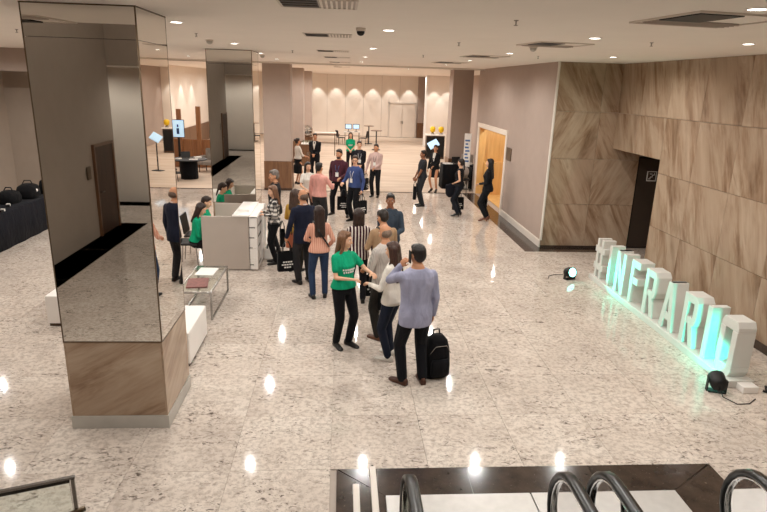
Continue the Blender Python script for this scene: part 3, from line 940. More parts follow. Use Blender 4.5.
ct = thing('reception_counter', 'white and grey reception counter with two staff in green behind it', 'counter', (-2.2, 11.1, 0))
CX0, CX1, CD, CH = -.45, .45, 1.32, 1.1
MB().box(CX0, CX1, 0, .04, 0.02, CH - .03).build('end_panel', M['grey_lam'], ct, bevel=.003)
MB().box(CX0, CX1, CD - .04, CD, 0.02, CH - .03).build('end_panel', M['grey_lam'], ct, bevel=.003)
for k in range(5):          # front boards
    z0 = .02 + k * .212
    MB().box(CX1 - .02, CX1 + .14, .0, CD, z0 + .003, z0 + .209).build('front_board', M['white'], ct, bevel=.003)
MB().box(CX0 + .58, CX1 + .005, -.015, CD + .015, CH - .03, CH).build('counter_top', M['white'], ct, bevel=.004)
MB().box(CX1 + .005, CX1 + .15, .0, CD, CH - .06, CH - .035).build('front_ledge', M['white'], ct, bevel=.003)
MB().box(CX0 + .05, CX1 - .02, .04, CD - .04, .70, .73).build('desk', M['offwhite'], ct)
tx = MB()                    # unreadable grey lettering on the front boards, near end
for zc, n_ in ((.86, 6), (.66, 5), (.46, 3), (.12, 4)):
    for k in range(n_):
        tx.box(CX1 + .141, CX1 + .143, .12 + k * .09, .12 + k * .09 + .05 + .02 * (k % 2), zc - .02, zc + .02)
        tx.box(CX1 - .01 + .02 * k, CX1 + .004 + .02 * k, -.002, 0, zc - .012, zc + .012)
tx.build('lettering', paint('55504c', .6), ct)
pp = MB().box(-.09, .09, -.13, .13, 0, .05).build('paper_stack', M['white']); pp.location = (-1.9, 11.5, CH); pp.rotation_euler = (0, 0, .1)
tag(pp, 'stack of white papers on the reception counter top', 'papers')

def chair(loc, rz, label, mat, legm, group=None, high=.46):
    t = thing('chair', label, 'chair', loc, rz, group)
    MB().cbox(-.22, .22, -.21, .21, high - .04, high, .015).build('seat', mat, t)
    MB().loft([[(-.21, y, z), (.21, y, z), (.21, y + .025, z), (-.21, y + .025, z)] for y, z in ((-.21, high + .02), (-.235, high + .2), (-.27, high + .4))]).build('backrest', mat, t)
    for sx in (-1, 1):
        for sy in (-1, 1):
            MB().tube([(sx * .19, sy * .17, high - .04), (sx * .215, sy * .21, 0)], .011, 6).build('leg', legm, t)
    return t
chair((-2.98, 11.42, 0), R(-90), 'dark chair with slim metal legs under the receptionist with long hair', M['black'], M['steel'], None, .5)
chair((-2.98, 12.05, 0), R(-90), 'dark chair behind the counter beside the mirror column', M['black'], M['steel'], None, .5)

# ------------------------------------------------------------------ dark table at the unlit side
lt = thing('clothed_table', 'long table under a black cloth along the dark wall', 'table', (-7.4, 13.6, 0))
cl = MB()
n = 40
def rect_ring(hx, hy, z, amp):
    pts = []
    for k in range(n * 2):
        a = k / (n * 2) * 4
        side, tt = int(a), a % 1
        p = [(-hx + 2 * hx * tt, -hy), (hx, -hy + 2 * hy * tt), (hx - 2 * hx * tt, hy), (-hx, hy - 2 * hy * tt)][side]
        o_ = amp * math.sin(k * 1.9)
        pts.append((p[0] + o_ * (1 if side == 1 else -1 if side == 3 else 0), p[1] + o_ * (1 if side == 2 else -1 if side == 0 else 0), z))
    return pts
cl.loft([rect_ring(.42, 1.9, 0.005, .014), rect_ring(.41, 1.89, .4, .01), rect_ring(.4, 1.88, .74, .001), rect_ring(.39, 1.87, .752, 0)])
cl.build('table_cloth', M['navycloth'], lt, True)
for k, (x, y, sx, sy, sz, rz) in enumerate(((-7.35, 14.25, .22, .28, .2, .1), (-7.45, 13.6, .2, .25, .17, -.1), (-7.2, 14.9, .18, .22, .22, .1))):
    t = thing('camera_bag', ['black camera bag with a pale badge on the dark clothed table', 'slumped black bag in the middle of the dark clothed table', 'taller black bag at the far end of the dark clothed table'][k], 'bag', (x, y, .752), rz)
    b = MB().loft([[(sx * f * math.copysign(abs(math.cos(a)) ** .6, math.cos(a)), sy * f * math.copysign(abs(math.sin(a)) ** .6, math.sin(a)), z * sz * 1.6) for a in [2 * PI * j / 16 for j in range(16)]] for f, z in ((.9, 0), (1, .15), (.98, .55), (.85, .85), (.5, 1.0))])
    b.build('body', M['blackcloth'], t, True)
    MB().tube([(-sx * .6, 0, sz * 1.4), (-sx * .3, .02, sz * 2.0), (sx * .3, .02, sz * 2.0), (sx * .6, 0, sz * 1.4)], .014, 6).build('handle', M['black'], t, True)
    if k == 0:
        MB().ell((sx * .95, -.05, sz * .9), (.02, .035, .035)).build('badge', M['white'], t, True)
for k, (x, y) in enumerate(((-7.1, 12.6), (-7.25, 13.15))):
    t = thing('flash_unit', ['small camera flash with a bright tip on the dark clothed table', 'small camera flash lying beside the slumped black bag'][k], 'camera flash', (x, y, .752), .4 * k)
    MB().cbox(-.035, .035, -.06, .06, 0, .05, .008).build('body', M['black'], t)
    MB().cbox(-.04, .04, .04, .09, .01, .06, .006).build('flash_head', M['white'], t)
# potted palm at the frame edge
pt = thing('potted_palm', 'potted palm with long arching leaves by the dark wall', 'plant', (-8.48, 13.0, 0))
MB().lathe((0, 0, 0), [(.13, 0), (.18, .3), (.2, .4), (.185, .41), (.17, .36), (.01, .35)], 20).build('pot', M['black'], pt, True)
MB().tube([(0, 0, .35), (.02, .01, .8), (0, .03, 1.2)], .025, 8).build('stem', M['brown'], pt, True)
for k in range(12):
    a = 2 * PI * k / 12 + .3; L_ = .48 + .12 * (k % 3)
    pts = [(0, 0, 1.15), (.35 * L_ * math.cos(a), .35 * L_ * math.sin(a), 1.55 + .1 * (k % 2)), (.8 * L_ * math.cos(a), .8 * L_ * math.sin(a), 1.6), (L_ * math.cos(a), L_ * math.sin(a), 1.4)]
    m = MB(); side = Vector((-math.sin(a), math.cos(a), 0)); rr_ = []
    for p, w_ in zip(pts, (.01, .05, .06, .005)):
        p = Vector(p); rr_.append([p - side * w_, p + Vector((0, 0, .012)), p + side * w_, p - Vector((0, 0, .004))])
    m.loft(rr_).build('leaf', M['leaf'], pt, True)


# ------------------------------------------------------------------ ballroom furniture
def cloth_drum(cx, cy, r_, h, name, mat, parent):
    m = MB(); n_ = 36; rings = []
    for z, k, a in ((.004, 1.03, .03), (.3, 1.02, .022), (h - .03, 1.0, .004), (h, .985, 0)):
        rings.append([(cx + (r_ * k + a * r_ * math.sin(9 * 2 * PI * j / n_)) * math.cos(2 * PI * j / n_), cy + (r_ * k + a * r_ * math.sin(9 * 2 * PI * j / n_)) * math.sin(2 * PI * j / n_), z) for j in range(n_)])
    return m.loft(rings).build(name, mat, parent, True)
def laptop(loc, rz, label):
    t = thing('laptop', label, 'laptop', loc, rz)
    MB().cbox(-.16, .16, -.11, .11, 0, .015, .004).build('keyboard_base', M['steel'], t)
    MB().loft([[(-.16, y, z), (.16, y, z), (.16, y + .008, z + .003), (-.16, y + .008, z + .003)] for y, z in ((.11, .014), (.17, .22))]).build('screen', M['black'], t)
    return t
def papers(loc, rz, label, w_=.3, d_=.21, h_=.015):
    o = MB().box(-w_ / 2, w_ / 2, -d_ / 2, d_ / 2, 0, h_).build('paper_stack', M['white']); o.location = loc; o.rotation_euler = (0, 0, rz)
    return tag(o, label, 'papers')
# left side of the ballroom
rt = thing('round_table', 'round table with black skirt and pale items in the left booth', 'table', (-5.62, 22.2, 0))
MB().cyl((0, 0), .66, .70, .73, 36).build('table_top', M['black'], rt)
cloth_drum(0, 0, .3, .70, 'table_skirt', M['blackcloth'], rt)
laptop((-5.75, 22.35, .73), .3, 'open laptop on the round black table')
papers((-5.4, 22.0, .73), .2, 'white papers spread on the round black table')
papers((-5.95, 22.05, .73), -.4, 'small white leaflets at the rim of the round black table', .2, .15, .03)
papers((-5.35, 22.45, .73), .5, 'white folders at the back of the round black table', .25, .2, .05)
chair((-6.15, 21.45, 0), R(-35), 'black wire chair drawn up to the round black table', M['black'], M['black'])
chair((-4.75, 22.9, 0), R(110), 'black wire chair on the far side of the round table', M['black'], M['black'])
bo = thing('wood_booth', 'brown wooden booth with two tall posts behind the round table', 'booth', (-6.1, 25.1, 0))
for px, h_ in ((-.55, 2.36), (.23, 2.48)):
    MB().box(px - .09, px + .09, -.06, .06, 0, h_).build('post', m_wood('7a4e30', '9a6a45', 2.0, .4), bo, bevel=.006)
for k in range(4):
    MB().box(-.9 + k * .42, -.485 + k * .42, .07, .11, 0, 1.15).build('panel', m_wood('7a4e30', '9a6a45', 2.0, .4), bo, bevel=.004)
tv = thing('display_screen', 'upright lit display with a blue figure on a slim stand', 'screen', (-6.28, 23.5, 0))
MB().box(-.25, .25, -.2, .2, 0, .03).build('base', M['black'], tv); MB().box(-.04, .04, .01, .05, .03, 1.5).build('pole', M['black'], tv)
MB().cbox(-.245, .245, -.02, .02, 1.37, 2.04, .008).build('bezel', M['black'], tv)
sc_ = MB().box(-.225, .225, -.028, -.02, 1.39, 2.02).build('screen', M['screen'], tv)
MB().box(-.03, .03, -.031, -.028, 1.76, 1.86).box(-.05, .05, -.031, -.028, 1.5, 1.72).build('screen_figure', paint('20406a', .5), sc_)
for k, (x, y, l) in enumerate(((-5.3, 24.0, 'grey armchair with rounded back beside the wooden booth'), (-4.35, 24.05, 'grey armchair nearer the mirror column'))):
    t = thing('armchair', l, 'armchair', (x, y, 0), R(160 + 20 * k))
    gm = cloth('8f8780')
    MB().cbox(-.3, .3, -.3, .3, .3, .45, .04).build('seat', gm, t)
    MB().cbox(-.3, .3, -.36, -.24, .3, .9, .05).build('backrest', gm, t)
    for sx in (-1, 1):
        MB().cbox(sx * .33 - .06, sx * .33 + .06, -.32, .28, .3, .62, .04).build('armrest', gm, t)
        for sy in (-1, 1): MB().cyl((sx * .27, sy * .25), .018, 0, .3, 8).build('leg', M['black'], t)
# right side
t = thing('clothed_table', 'tall table under a black cloth before the grey column', 'table', (4.2, 21.35, 0))
cl = MB(); cl.loft([rect_ring(.6, .33, .004, .012), rect_ring(.59, .325, .45, .008), rect_ring(.58, .32, .86, .001), rect_ring(.57, .31, .872, 0)]).build('table_cloth', M['blackcloth'], t, True)
laptop((4.2, 21.42, .872), .2, 'open laptop on the tall black clothed table')
papers((3.82, 21.25, .872), .2, 'white papers on the tall black clothed table', .3, .25, .03)
papers((4.6, 21.2, .872), -.2, 'white leaflets at the wall end of the tall black clothed table', .2, .2, .06)
t = thing('monitor', 'grey monitor leaning on the tall black clothed table', 'monitor', (4.58, 21.5, .872), R(160))
MB().box(-.12, .12, -.08, .08, 0, .015).build('stand', M['black'], t)
MB().loft([[(-.22, y, z), (.22, y, z), (.22, y + .03, z), (-.22, y + .03, z)] for y, z in ((-.02, .015), (.06, .34))]).build('panel', M['grey_lam'], t)
t = chair((4.25, 20.45, 0), R(150), 'chair heaped with a grey coat at the end of the black clothed table', M['black'], M['black'])
cm = MB().ell((0, 0, 0), (.2, .16, .22)).cap((-.12, .02, -.05), (-.16, .12, -.38), .06, .05).cap((.1, .03, 0), (.15, .13, -.42), .06, .045)
o = cm.build('grey_coat', cloth('8d8580'), None, True); o.location = (4.25, 20.45, .70); tag(o, 'grey coat heaped on the chair beside the tall table', 'coat')
o = MB().ell((0, 0, 0), (.07, .1, .16)).cap((0, 0, -.05), (.03, .05, -.2), .05, .03).build('red_scarf', cloth('a03a35'), None, True); o.location = (4.13, 20.25, .62); tag(o, 'red scarf hanging over the grey coat', 'scarf')
t = thing('roll_up_banner', 'narrow white banner with blue marks beside the golden doorway', 'banner', (4.42, 20.88, 0), R(-15))
MB().box(-.2, .2, -.06, .06, 0, .06).build('base', M['steel'], t); bn = MB().box(-.12, .12, -.004, .004, .06, 2.0).build('sheet', M['white'], t)
bm_ = MB()
for k in range(7): bm_.box(-.09 + .02 * (k % 2), .08 - .03 * (k % 3), -.007, -.004, 1.0 + .12 * k, 1.06 + .12 * k)
bm_.build('blue_marks', paint('4a6fa5', .5), bn)
t = thing('display_kiosk', 'slim kiosk with a tilted pale screen in the ballroom', 'kiosk', (3.68, 24.0, 0), R(20))
MB().box(-.2, .2, -.15, .15, 0, .02).build('base', M['black'], t); MB().tube([(0, 0, .02), (0, 0, 1.25)], .025, 8).build('pole', M['black'], t)
MB().loft([[(x, -.16, z0), (x, .16, z0 + .2), (x, .16, z0 + .23), (x, -.16, z0 + .03)] for x, z0 in ((-.2, 1.1), (.2, 1.28))]).build('screen', M['screen'], t)
t = thing('service_counter', 'dark service counter with wooden sides under the yellow dispensers', 'counter', (4.7, 30.2, 0))
MB().box(-.5, .5, -.25, .25, 1.16, 1.22).build('counter_top', M['white'], t); MB().box(-.46, .46, -.2, .22, 0, 1.16).build('body', M['walnut'], t)
for k in range(2): MB().box(-.44 + k * .45, -.02 + k * .45, -.225, -.2, .1, 1.1).build('door', M['black'], t)
for k, x in enumerate((4.55, 4.98)):
    t = thing('juice_dispenser', ['yellow juice dispenser on the service counter, nearer the panelled far wall', 'yellow juice dispenser on the service counter, nearer the grey column'][k], 'dispenser', (x, 30.15, 1.22))
    MB().lathe((0, 0, 0), [(.09, 0), (.09, .06), (.05, .07), (.05, .1)], 16).build('foot', M['chrome'], t, True)
    MB().lathe((0, 0, .1), [(.07, 0), (.13, .05), (.14, .2), (.1, .27), (.02, .29)], 18).build('tank', M['yellow'], t, True)
# middle
t = thing('coffee_cabinet', 'brown wooden coffee cabinet with cups behind the black suit', 'cabinet', (-1.5, 26.5, 0))
MB().box(-.26, .26, -.25, .25, 0, .95).build('body', M['brown'], t, bevel=.006); MB().box(-.3, .3, -.29, .29, .95, .98).build('top', M['white'], t)
for k in range(2):
    d_ = MB().box(-.25 + k * .255, -.005 + k * .255, -.27, -.25, .06, .92).build('door', M['brown'], t)
    MB().cyl((-.03 + k * .06, -.28), .012, .5, .62, 8).build('handle', M['chrome'], d_)
cup = MB().lathe((0, 0, 0), [(.02, 0), (.035, .05), (.04, .13), (.034, .13), (.028, .05), (.01, .02)], 12).mesh('glass_tumbler', M['glass'])
for k in range(8):
    o = bpy.data.objects.new('glass_tumbler', cup); COL.objects.link(o); o.location = (-1.7 + .11 * (k % 4), 26.4 + .18 * (k // 4), .98)
    tag(o, 'clear tumbler on top of the coffee cabinet', 'glass', 'tumblers on the coffee cabinet')
t = thing('chafing_dish', 'round steel chafing dish with raised lid on a brown stand', 'serving dish', (-1.75, 30.2, 0))
MB().box(-.28, .28, -.22, .22, 0, .95).build('stand', M['brown'], t, bevel=.006)
MB().lathe((0, 0, .95), [(.14, 0), (.2, .08), (.22, .14), (.2, .14), (.15, .05)], 20).build('pan', M['chrome'], t, True)
rg_ = [[(q * math.cos(2 * PI * k / 20), .12 + dpt, 1.27 + q * math.sin(2 * PI * k / 20)) for k in range(20)] for q, dpt in ((.22, 0), (.2, .05), (.1, .1), (.02, .11))]
MB().loft(rg_).build('lid', M['chrome'], t, True)
def tube_table(x, y, w_, d_, h_, label, rz=0, topm='offwhite'):
    t = thing('folding_table', label, 'table', (x, y, 0), rz)
    MB().cbox(-w_ / 2, w_ / 2, -d_ / 2, d_ / 2, h_ - .03, h_, .006).build('table_top', M[topm], t)
    for sx in (-1, 1):
        MB().tube([(sx * (w_ / 2 - .08), -d_ / 2 + .05, h_ - .03), (sx * (w_ / 2 - .08), -d_ / 2 + .05, .02), (sx * (w_ / 2 - .08), d_ / 2 - .05, .02), (sx * (w_ / 2 - .08), d_ / 2 - .05, h_ - .03)], .018, 8).build('leg', M['bronze'], t)
    return t
tube_table(-.85, 30.5, 1.1, .5, 1.15, 'high folding table with tubular legs near the chafing dish')
tube_table(-1.15, 36.9, 2.0, .7, .55, 'low long folding table before the panelled far wall', 0, 'brown')
tube_table(.58, 36.2, 1.0, .6, .78, 'folding table carrying two dark monitors')
for k, x in enumerate((.36, .82)):
    t = thing('monitor', ['dark monitor on the folding table, nearer the low long table', 'dark monitor on the folding table, nearer the bar tables'][k], 'monitor', (x, 36.2, .78))
    MB().box(-.1, .1, -.07, .07, 0, .015).box(-.02, .02, -.01, .02, .015, .2).build('stand', M['black'], t)
    MB().cbox(-.2, .2, -.015, .015, .15, .45, .006).build('panel', M['black'], t); MB().box(-.17, .17, -.019, -.015, .18, .42).build('screen', M['screen'], t)
chair((-.1, 36.0, 0), R(-70), 'dark chair at the low table side of the monitor table', M['black'], M['bronze'])
chair((1.28, 36.0, 0), R(70), 'dark chair at the bar table side of the monitor table', M['black'], M['bronze'])
for k, (x, y, h_, l) in enumerate(((1.62, 37.0, 1.1, 'tall round bar table beside the monitor table'), (1.9, 33.6, 1.08, 'tall round bar table nearer the lobby'))):
    t = thing('bar_table', l, 'table', (x, y, 0))
    MB().cyl((0, 0), .32, h_ - .025, h_, 24).build('table_top', M['brown'], t); MB().cyl((0, 0), .035, .03, h_ - .025, 12).build('column', M['black'], t); MB().cyl((0, 0), .24, 0, .03, 24).build('foot', M['black'], t)

# ------------------------------------------------------------------ people
QUEUE = []
def voxel(name, mb, mat, parent, vox, iters=4, adapt=0.0):
    o = mb.build(name, mat, parent)
    m = o.modifiers.new('remesh', 'REMESH'); m.mode = 'VOXEL'; m.voxel_size = vox; m.adaptivity = adapt
    m.use_smooth_shade = True
    if iters:
        s_ = o.modifiers.new('smooth', 'SMOOTH'); s_.factor = .5; s_.iterations = iters
    QUEUE.append((o, mat))
    return o
def flush_queue():
    dg = bpy.context.evaluated_depsgraph_get()
    for o, mat in QUEUE:
        me = bpy.data.meshes.new_from_object(o.evaluated_get(dg))
        me.name = o.name
        me.materials.clear(); me.materials.append(mat)
        me.polygons.foreach_set('use_smooth', [True] * len(me.polygons))
        for md in list(o.modifiers):
            o.modifiers.remove(md)
        old = o.data; o.data = me
        bpy.data.meshes.remove(old)
    QUEUE.clear()

def ik(A, B, l1, l2, pole):
    A, B = Vector(A), Vector(B); d = B - A; L = min(d.length, (l1 + l2) * .998)
    dn = d.normalized(); B = A + dn * L
    x = (l1 * l1 - l2 * l2 + L * L) / (2 * L); h2 = max(0, l1 * l1 - x * x)
    p = Vector(pole); p = (p - dn * p.dot(dn))
    p = p.normalized() if p.length > 1e-5 else Vector((0, 1, 0))
    return A + dn * x + p * math.sqrt(h2), B

SKIN = dict(light=paint('d3a588', .55, .06, 14, name='skin_light'), tan=paint('b98463', .55, .06, 14, name='skin_tan'), brown=paint('8a5a40', .55, .06, 14, name='skin_brown'))
def hair_mat(hexc):
    key = ('hair', hexc)
    if key not in MC:
        t = NT('hair_' + hexc); v = t.coord(scale=(1, 1, .12)); nn = t.noise(v, 90, 3, .6); c = lin(hexc)
        t.set(color=t.ramp(nn, [(.3, tuple(x * .55 for x in c)), (.7, tuple(min(1, x * 1.5) for x in c))]), rough=.45, spec=.4)
        t.bump(nn, .5, .01); MC[key] = t.m
    return MC[key]
EYE_W = paint('e6e0da', .3, .02, 9, name='eye_white'); EYE_D = paint('1d1512', .2, .1, 9, name='iris_dark'); LIP = paint('a5594e', .45, .06, 20, name='lips')

TORSO = {
    'm': [(.84, .150, .112, 0), (.90, .166, .12, -.005), (.97, .165, .118, -.005), (1.06, .152, .112, .008), (1.18, .156, .115, .012), (1.29, .172, .12, .006), (1.37, .176, .108, -.006), (1.43, .145, .085, -.012), (1.475, .075, .066, -.012), (1.52, .058, .058, -.004)],
    'f': [(.84, .150, .112, 0), (.90, .172, .122, -.008), (.97, .165, .115, -.006), (1.08, .128, .094, .002), (1.17, .134, .102, .008), (1.27, .152, .122, .018), (1.36, .155, .098, -.002), (1.42, .128, .074, -.010), (1.465, .062, .056, -.010), (1.52, .047, .048, -.004)],
}
ARM = {'down': (.245, .05, .86), 'down_out': (.29, .06, .88), 'clasp': (.045, .21, 1.0), 'hold': (.16, .30, 1.06), 'reach': (.14, .47, 1.10), 'phone': (.165, .13, 1.465),
       'chest': (.06, .2, 1.18), 'pocket': (.21, .06, .93), 'back': (.06, -.16, .98), 'carry': (.30, .07, .885), 'strap': (.12, .14, 1.3)}
def person(label, x, y, ht, heading, sex='m', top='3a3f52', sleeve='long', hem=.90, bottom='1b1b20', btype='trousers', hair=('short', '1d1612'), skin='tan',
           arms=('down', 'down'), lean=0, head=(0, 0), feet=None, vox=.011, shoes='17130f', bulk=1.0, seat=None, curl=(35, 35), collar=None,
           badge=None, lanyard=None, extras=None, print_=False, tie=None, jacket_open=False, belt=None, blazer=False, poles=None, shoe_h=0.0):
    s = ht / 1.75
    t = thing('person', label, 'person', (x, y, 0), R(heading))
    TT = TORSO[sex]
    top_m = top if not isinstance(top, str) else cloth(top)
    bot_m = bottom if not isinstance(bottom, str) else cloth(bottom)
    dz = 0 if seat is None else seat - .86
    piv = Vector((0, 0, .92))
    lm = Matrix.Rotation(-R(lean), 3, 'X')
    def up(p):                                  # upper body transform
        p = Vector(p); p = piv + lm @ (p - piv)
        return Vector((p.x, p.y, p.z + dz))
    nk = Vector((0, -.005, 1.51))
    hm = Matrix.Rotation(R(head[0]), 3, 'Z') @ Matrix.Rotation(-R(head[1]), 3, 'X')
    def hd(p):
        return up(nk + hm @ (Vector(p) - nk))
    def S(mb): return mb.xf(lambda p: p * s)
    def ring(z, rx, ry, cy, n_=20, inf=0):
        return [up(((rx * bulk + inf) * math.cos(2 * PI * k / n_), cy + (ry * bulk + inf) * math.sin(2 * PI * k / n_), z)) for k in range(n_)]
    sw = .178 * (bulk * .5 + .5) if sex == 'm' else .152
    hipw = .088
    # legs
    if feet is None: feet = ((-.10, .0, 8), (.10, .0, -8))
    legs = []
    for sd, (fx, fy, fa) in zip((-1, 1), feet):
        hp = Vector((sd * hipw, 0, .90 + dz)); an = Vector((fx, fy - .02, .088 + shoe_h))
        kn, an = ik(hp, an, .425, .415, (sd * .12 + math.sin(-R(fa)) * .5, 1, 0))
        legs.append((hp, kn, an, fa))
    # arms
    al = []
    for i, sd in enumerate((-1, 1)):
        sp = arms[i]; sp = ARM[sp] if isinstance(sp, str) else sp
        Sh = up((sd * sw, -.008, 1.382)); W = up((sd * sp[0], sp[1], sp[2]))
        pole = (sd * .55, -.8, -.45) if not (poles and poles[i]) else (sd * poles[i][0], poles[i][1], poles[i][2])
        E, W = ik(Sh, W, .285, .25, pole)
        al.append((Sh, E, W, sd))
    # ---- body: one continuous surface
    b = MB()
    b.loft([ring(z, rx * .96, ry * .96, cy) for z, rx, ry, cy in TT])
    b.cap(up((0, -.012, 1.46)), hd((0, .0, 1.56)), .056 if sex == 'm' else .046, .05 if sex == 'm' else .043)
    def he(c, r_): b.ell(hd(c), r_, lm @ hm)
    he((0, -.012, 1.648), (.074, .094, .100))
    he((0, .022, 1.60), (.063, .072, .085))
    he((0, .036, 1.556), (.047, .052, .045))
    he((0, .066, 1.532), (.022, .022, .018))
    he((0, .098, 1.598), (.012, .02, .02)); he((0, .088, 1.62), (.01, .016, .03))
    he((0, .078, 1.652), (.05, .016, .012))
    for sd in (-1, 1):
        he((sd * .075, -.006, 1.612), (.011, .022, .032)); he((sd * .038, .066, 1.59), (.022, .02, .022))
    for Sh, E, W, sd in al:
        b.cap(Sh, E, .047 if sex == 'm' else .04, .037 if sex == 'm' else .032); b.cap(E, W, .038 if sex == 'm' else .032, .025 if sex == 'm' else .021)
    for hp, kn, an, fa in legs:
        b.cap(hp, kn, .082, .052); b.cap(kn, an, .05, .034)
    hands = []
    for i, (Sh, E, W, sd) in enumerate(al):
        d = (W - E).normalized()
        inw = Vector((-sd, .15, 0)) if d.z < -.5 else (Vector((0, 0, -1)) if abs(d.z) < .6 else Vector((-sd, .3, 0)))
        nrm = (inw - d * inw.dot(d)).normalized(); lat = d.cross(nrm).normalized()
        fwd = Vector((0, 1, .4)) if d.z < -.5 else Vector((-sd, 0, .4))
        if lat.dot(fwd) < 0: lat = -lat
        rot3 = Matrix((lat, nrm, d)).transposed()
        b.ell(W + d * .048, (.04, .017, .055), rot3)
        cr = R(curl[i])
        for k in range(4):
            base = W + d * .085 + lat * (.029 - .0195 * k)
            Ls = (.072, .08, .075, .06)[k]
            d1 = (d * math.cos(cr) + nrm * math.sin(cr)).normalized(); d2 = (d * math.cos(2.1 * cr) + nrm * math.sin(2.1 * cr)).normalized()
            p1 = base + d1 * Ls * .5; p2 = p1 + d2 * Ls * .5
            b.cap(base - d * .01, p1, .0095, .0088, 8); b.cap(p1, p2, .0088, .0075, 8)
        tb = W + d * .025 + lat * .026
        t1 = tb + (d * .75 + lat * .6 + nrm * .25).normalized() * .04
        b.cap(tb, t1, .012, .0105, 8); b.cap(t1, t1 + (d * .9 + lat * .15 + nrm * .45).normalized() * .034, .0105, .008, 8)
        hands.append((W + d * .1 + nrm * .02) * s)
    voxel('body', S(b), SKIN[skin], t, min(vox, .0085) , 2, .0)
    # ---- top
    inf = .016
    c = MB()
    rr = [(z, rx, ry, cy) for z, rx, ry, cy in TT if z >= max(hem, .86) - .001 and z < 1.49]
    lowest = [q for q in TT if q[0] <= hem + .03][-1] if any(q[0] <= hem + .03 for q in TT) else TT[0]
    rings = []
    flare = .02 if hem < 1.0 else 0.006
    if seat is not None and hem < .95: flare = .01
    rings.append(ring(hem, lowest[1], lowest[2], lowest[3], inf=inf + flare))
    for q in rr:
        if q[0] > hem + .02: rings.append(ring(*q, inf=inf + flare * max(0, 1 - (q[0] - hem) / .2)))
    c.loft(rings)
    c.ell(up((0, -.012, 1.43)), (sw * .78, .062, .045), lm)
    for Sh, E, W, sd in al:
        if sleeve == 'none': continue
        ra, rb, rc_ = (.062, .052, .042) if sex == 'm' else (.052, .045, .037)
        if sleeve == 'short':
            c.cap(Sh, Sh.lerp(E, .62), ra + .004, rb + .008)
        elif sleeve == 'half':
            c.cap(Sh, E, ra, rb)
            c.cap(E, E.lerp(W, .25), rb, rb)
        else:
            c.cap(Sh, E, ra, rb); c.cap(E, W, rb, rc_ - .004)
    nm = 'jacket' if blazer else 'top'
    topo = voxel(nm, S(c), top_m, t, vox, 6)
    # ---- bottom
    bt = MB()
    if btype == 'trousers':
        lo = [q for q in TT if q[0] < 1.03]
        def pring(z, rx, ry, cy):
            rg = ring(z, rx, ry, cy, inf=.010)
            return rg
        bt.loft([pring(*q) for q in lo])
        for hp, kn, an, fa in legs:
            kw = 1.12 if sex == 'm' else 1.0
            bt.cap(hp, kn, .1 * (.5 + kw / 2), .07 * kw); bt.cap(kn, Vector((an.x, an.y, max(an.z, .07) + .0)), .069 * kw, .057 * kw)
    else:
        hz = btype if isinstance(btype, float) else .5
        if seat is None:
            bt.loft([ring(hz, .175, .15, 0, inf=.012), ring(.7, .19, .14, -.005, inf=.012)] + [ring(*q, inf=.010) for q in TT if q[0] < 1.05])
        else:
            bt.loft([ring(*q, inf=.010) for q in TT if q[0] < 1.05])
            for hp, kn, an, fa in legs: bt.cap(hp, kn, .1, .085)
    voxel('skirt' if btype != 'trousers' else 'trousers', S(bt), bot_m, t, vox, 5)
    # ---- shoes
    for hp, kn, an, fa in legs:
        m = MB(); yaw = R(fa)
        secs = ((-.075, .028, .075), (-.06, .036, .085), (-.02, .038, .09), (.04, .036, .07), (.10, .044, .05), (.15, .043, .042), (.185, .032, .034), (.2, .014, .02))
        rings = []
        for yy, wd, hh in secs:
            zb = 0.002 + (shoe_h if yy < .06 else shoe_h * max(0, (.12 - yy) / .06) if yy < .12 else 0)
            pr = [(-wd * .9, 0), (wd * .9, 0), (wd, .016), (wd * .92, hh * .6), (wd * .5, hh), (-wd * .5, hh), (-wd * .92, hh * .6), (-wd, .016)]
            rings.append([Vector((px * math.cos(yaw) - yy * math.sin(yaw), px * math.sin(yaw) + yy * math.cos(yaw), zb + pz)) + Vector((an.x, an.y, an.z - .088 - shoe_h)) for px, pz in pr])
        m.loft(rings)
        if shoe_h:
            m.cap(Vector((an.x, an.y - .04, an.z - .08 - shoe_h + .0)), Vector((an.x, an.y - .04, an.z - .06)), .01, .018, 8)
            m.xf(lambda p: Vector((p.x, p.y, max(p.z, .002))))
        S(m).build('shoe', paint(shoes, .4, .1, 12), t, True)
    # ---- face
    e = MB(); e2 = MB()
    for sd in (-1, 1):
        e.ell(hd((sd * .031, .0765, 1.632)), (.0135, .009, .0085), lm @ hm, 10, 6)
        e2.ell(hd((sd * .031, .084, 1.632)), (.0065, .0035, .0065), lm @ hm, 8, 6)
    eo = S(e).build('eyes', EYE_W, t, True); S(e2).build('iris', EYE_D, eo, True)
    S(MB().ell(hd((0, .079, 1.563)), (.024, .011, .008), lm @ hm, 10, 6)).build('lips', LIP, t, True)
    hmz = hair_mat(hair[1])
    bw = MB()
    for sd in (-1, 1): bw.ell(hd((sd * .033, .084, 1.655)), (.02, .006, .0045), lm @ hm, 8, 5)
    S(bw).build('eyebrows', hmz, t, True)
    # ---- hair
    h = MB()
    def hh_(c_, r_): h.ell(hd(c_), r_, lm @ hm)
    st = hair[0]
    if st != 'bald':
        hh_((0, -.024, 1.668), (.083, .096, .094)); hh_((0, -.045, 1.63), (.079, .075, .09)); hh_((0, .03, 1.715), (.066, .05, .036))
    else:
        hh_((0, -.034, 1.61), (.085, .086, .062)); hh_((0, -.045, 1.635), (.074, .072, .05))
    if st == 'beard': hh_((0, .05, 1.54), (.05, .045, .038))
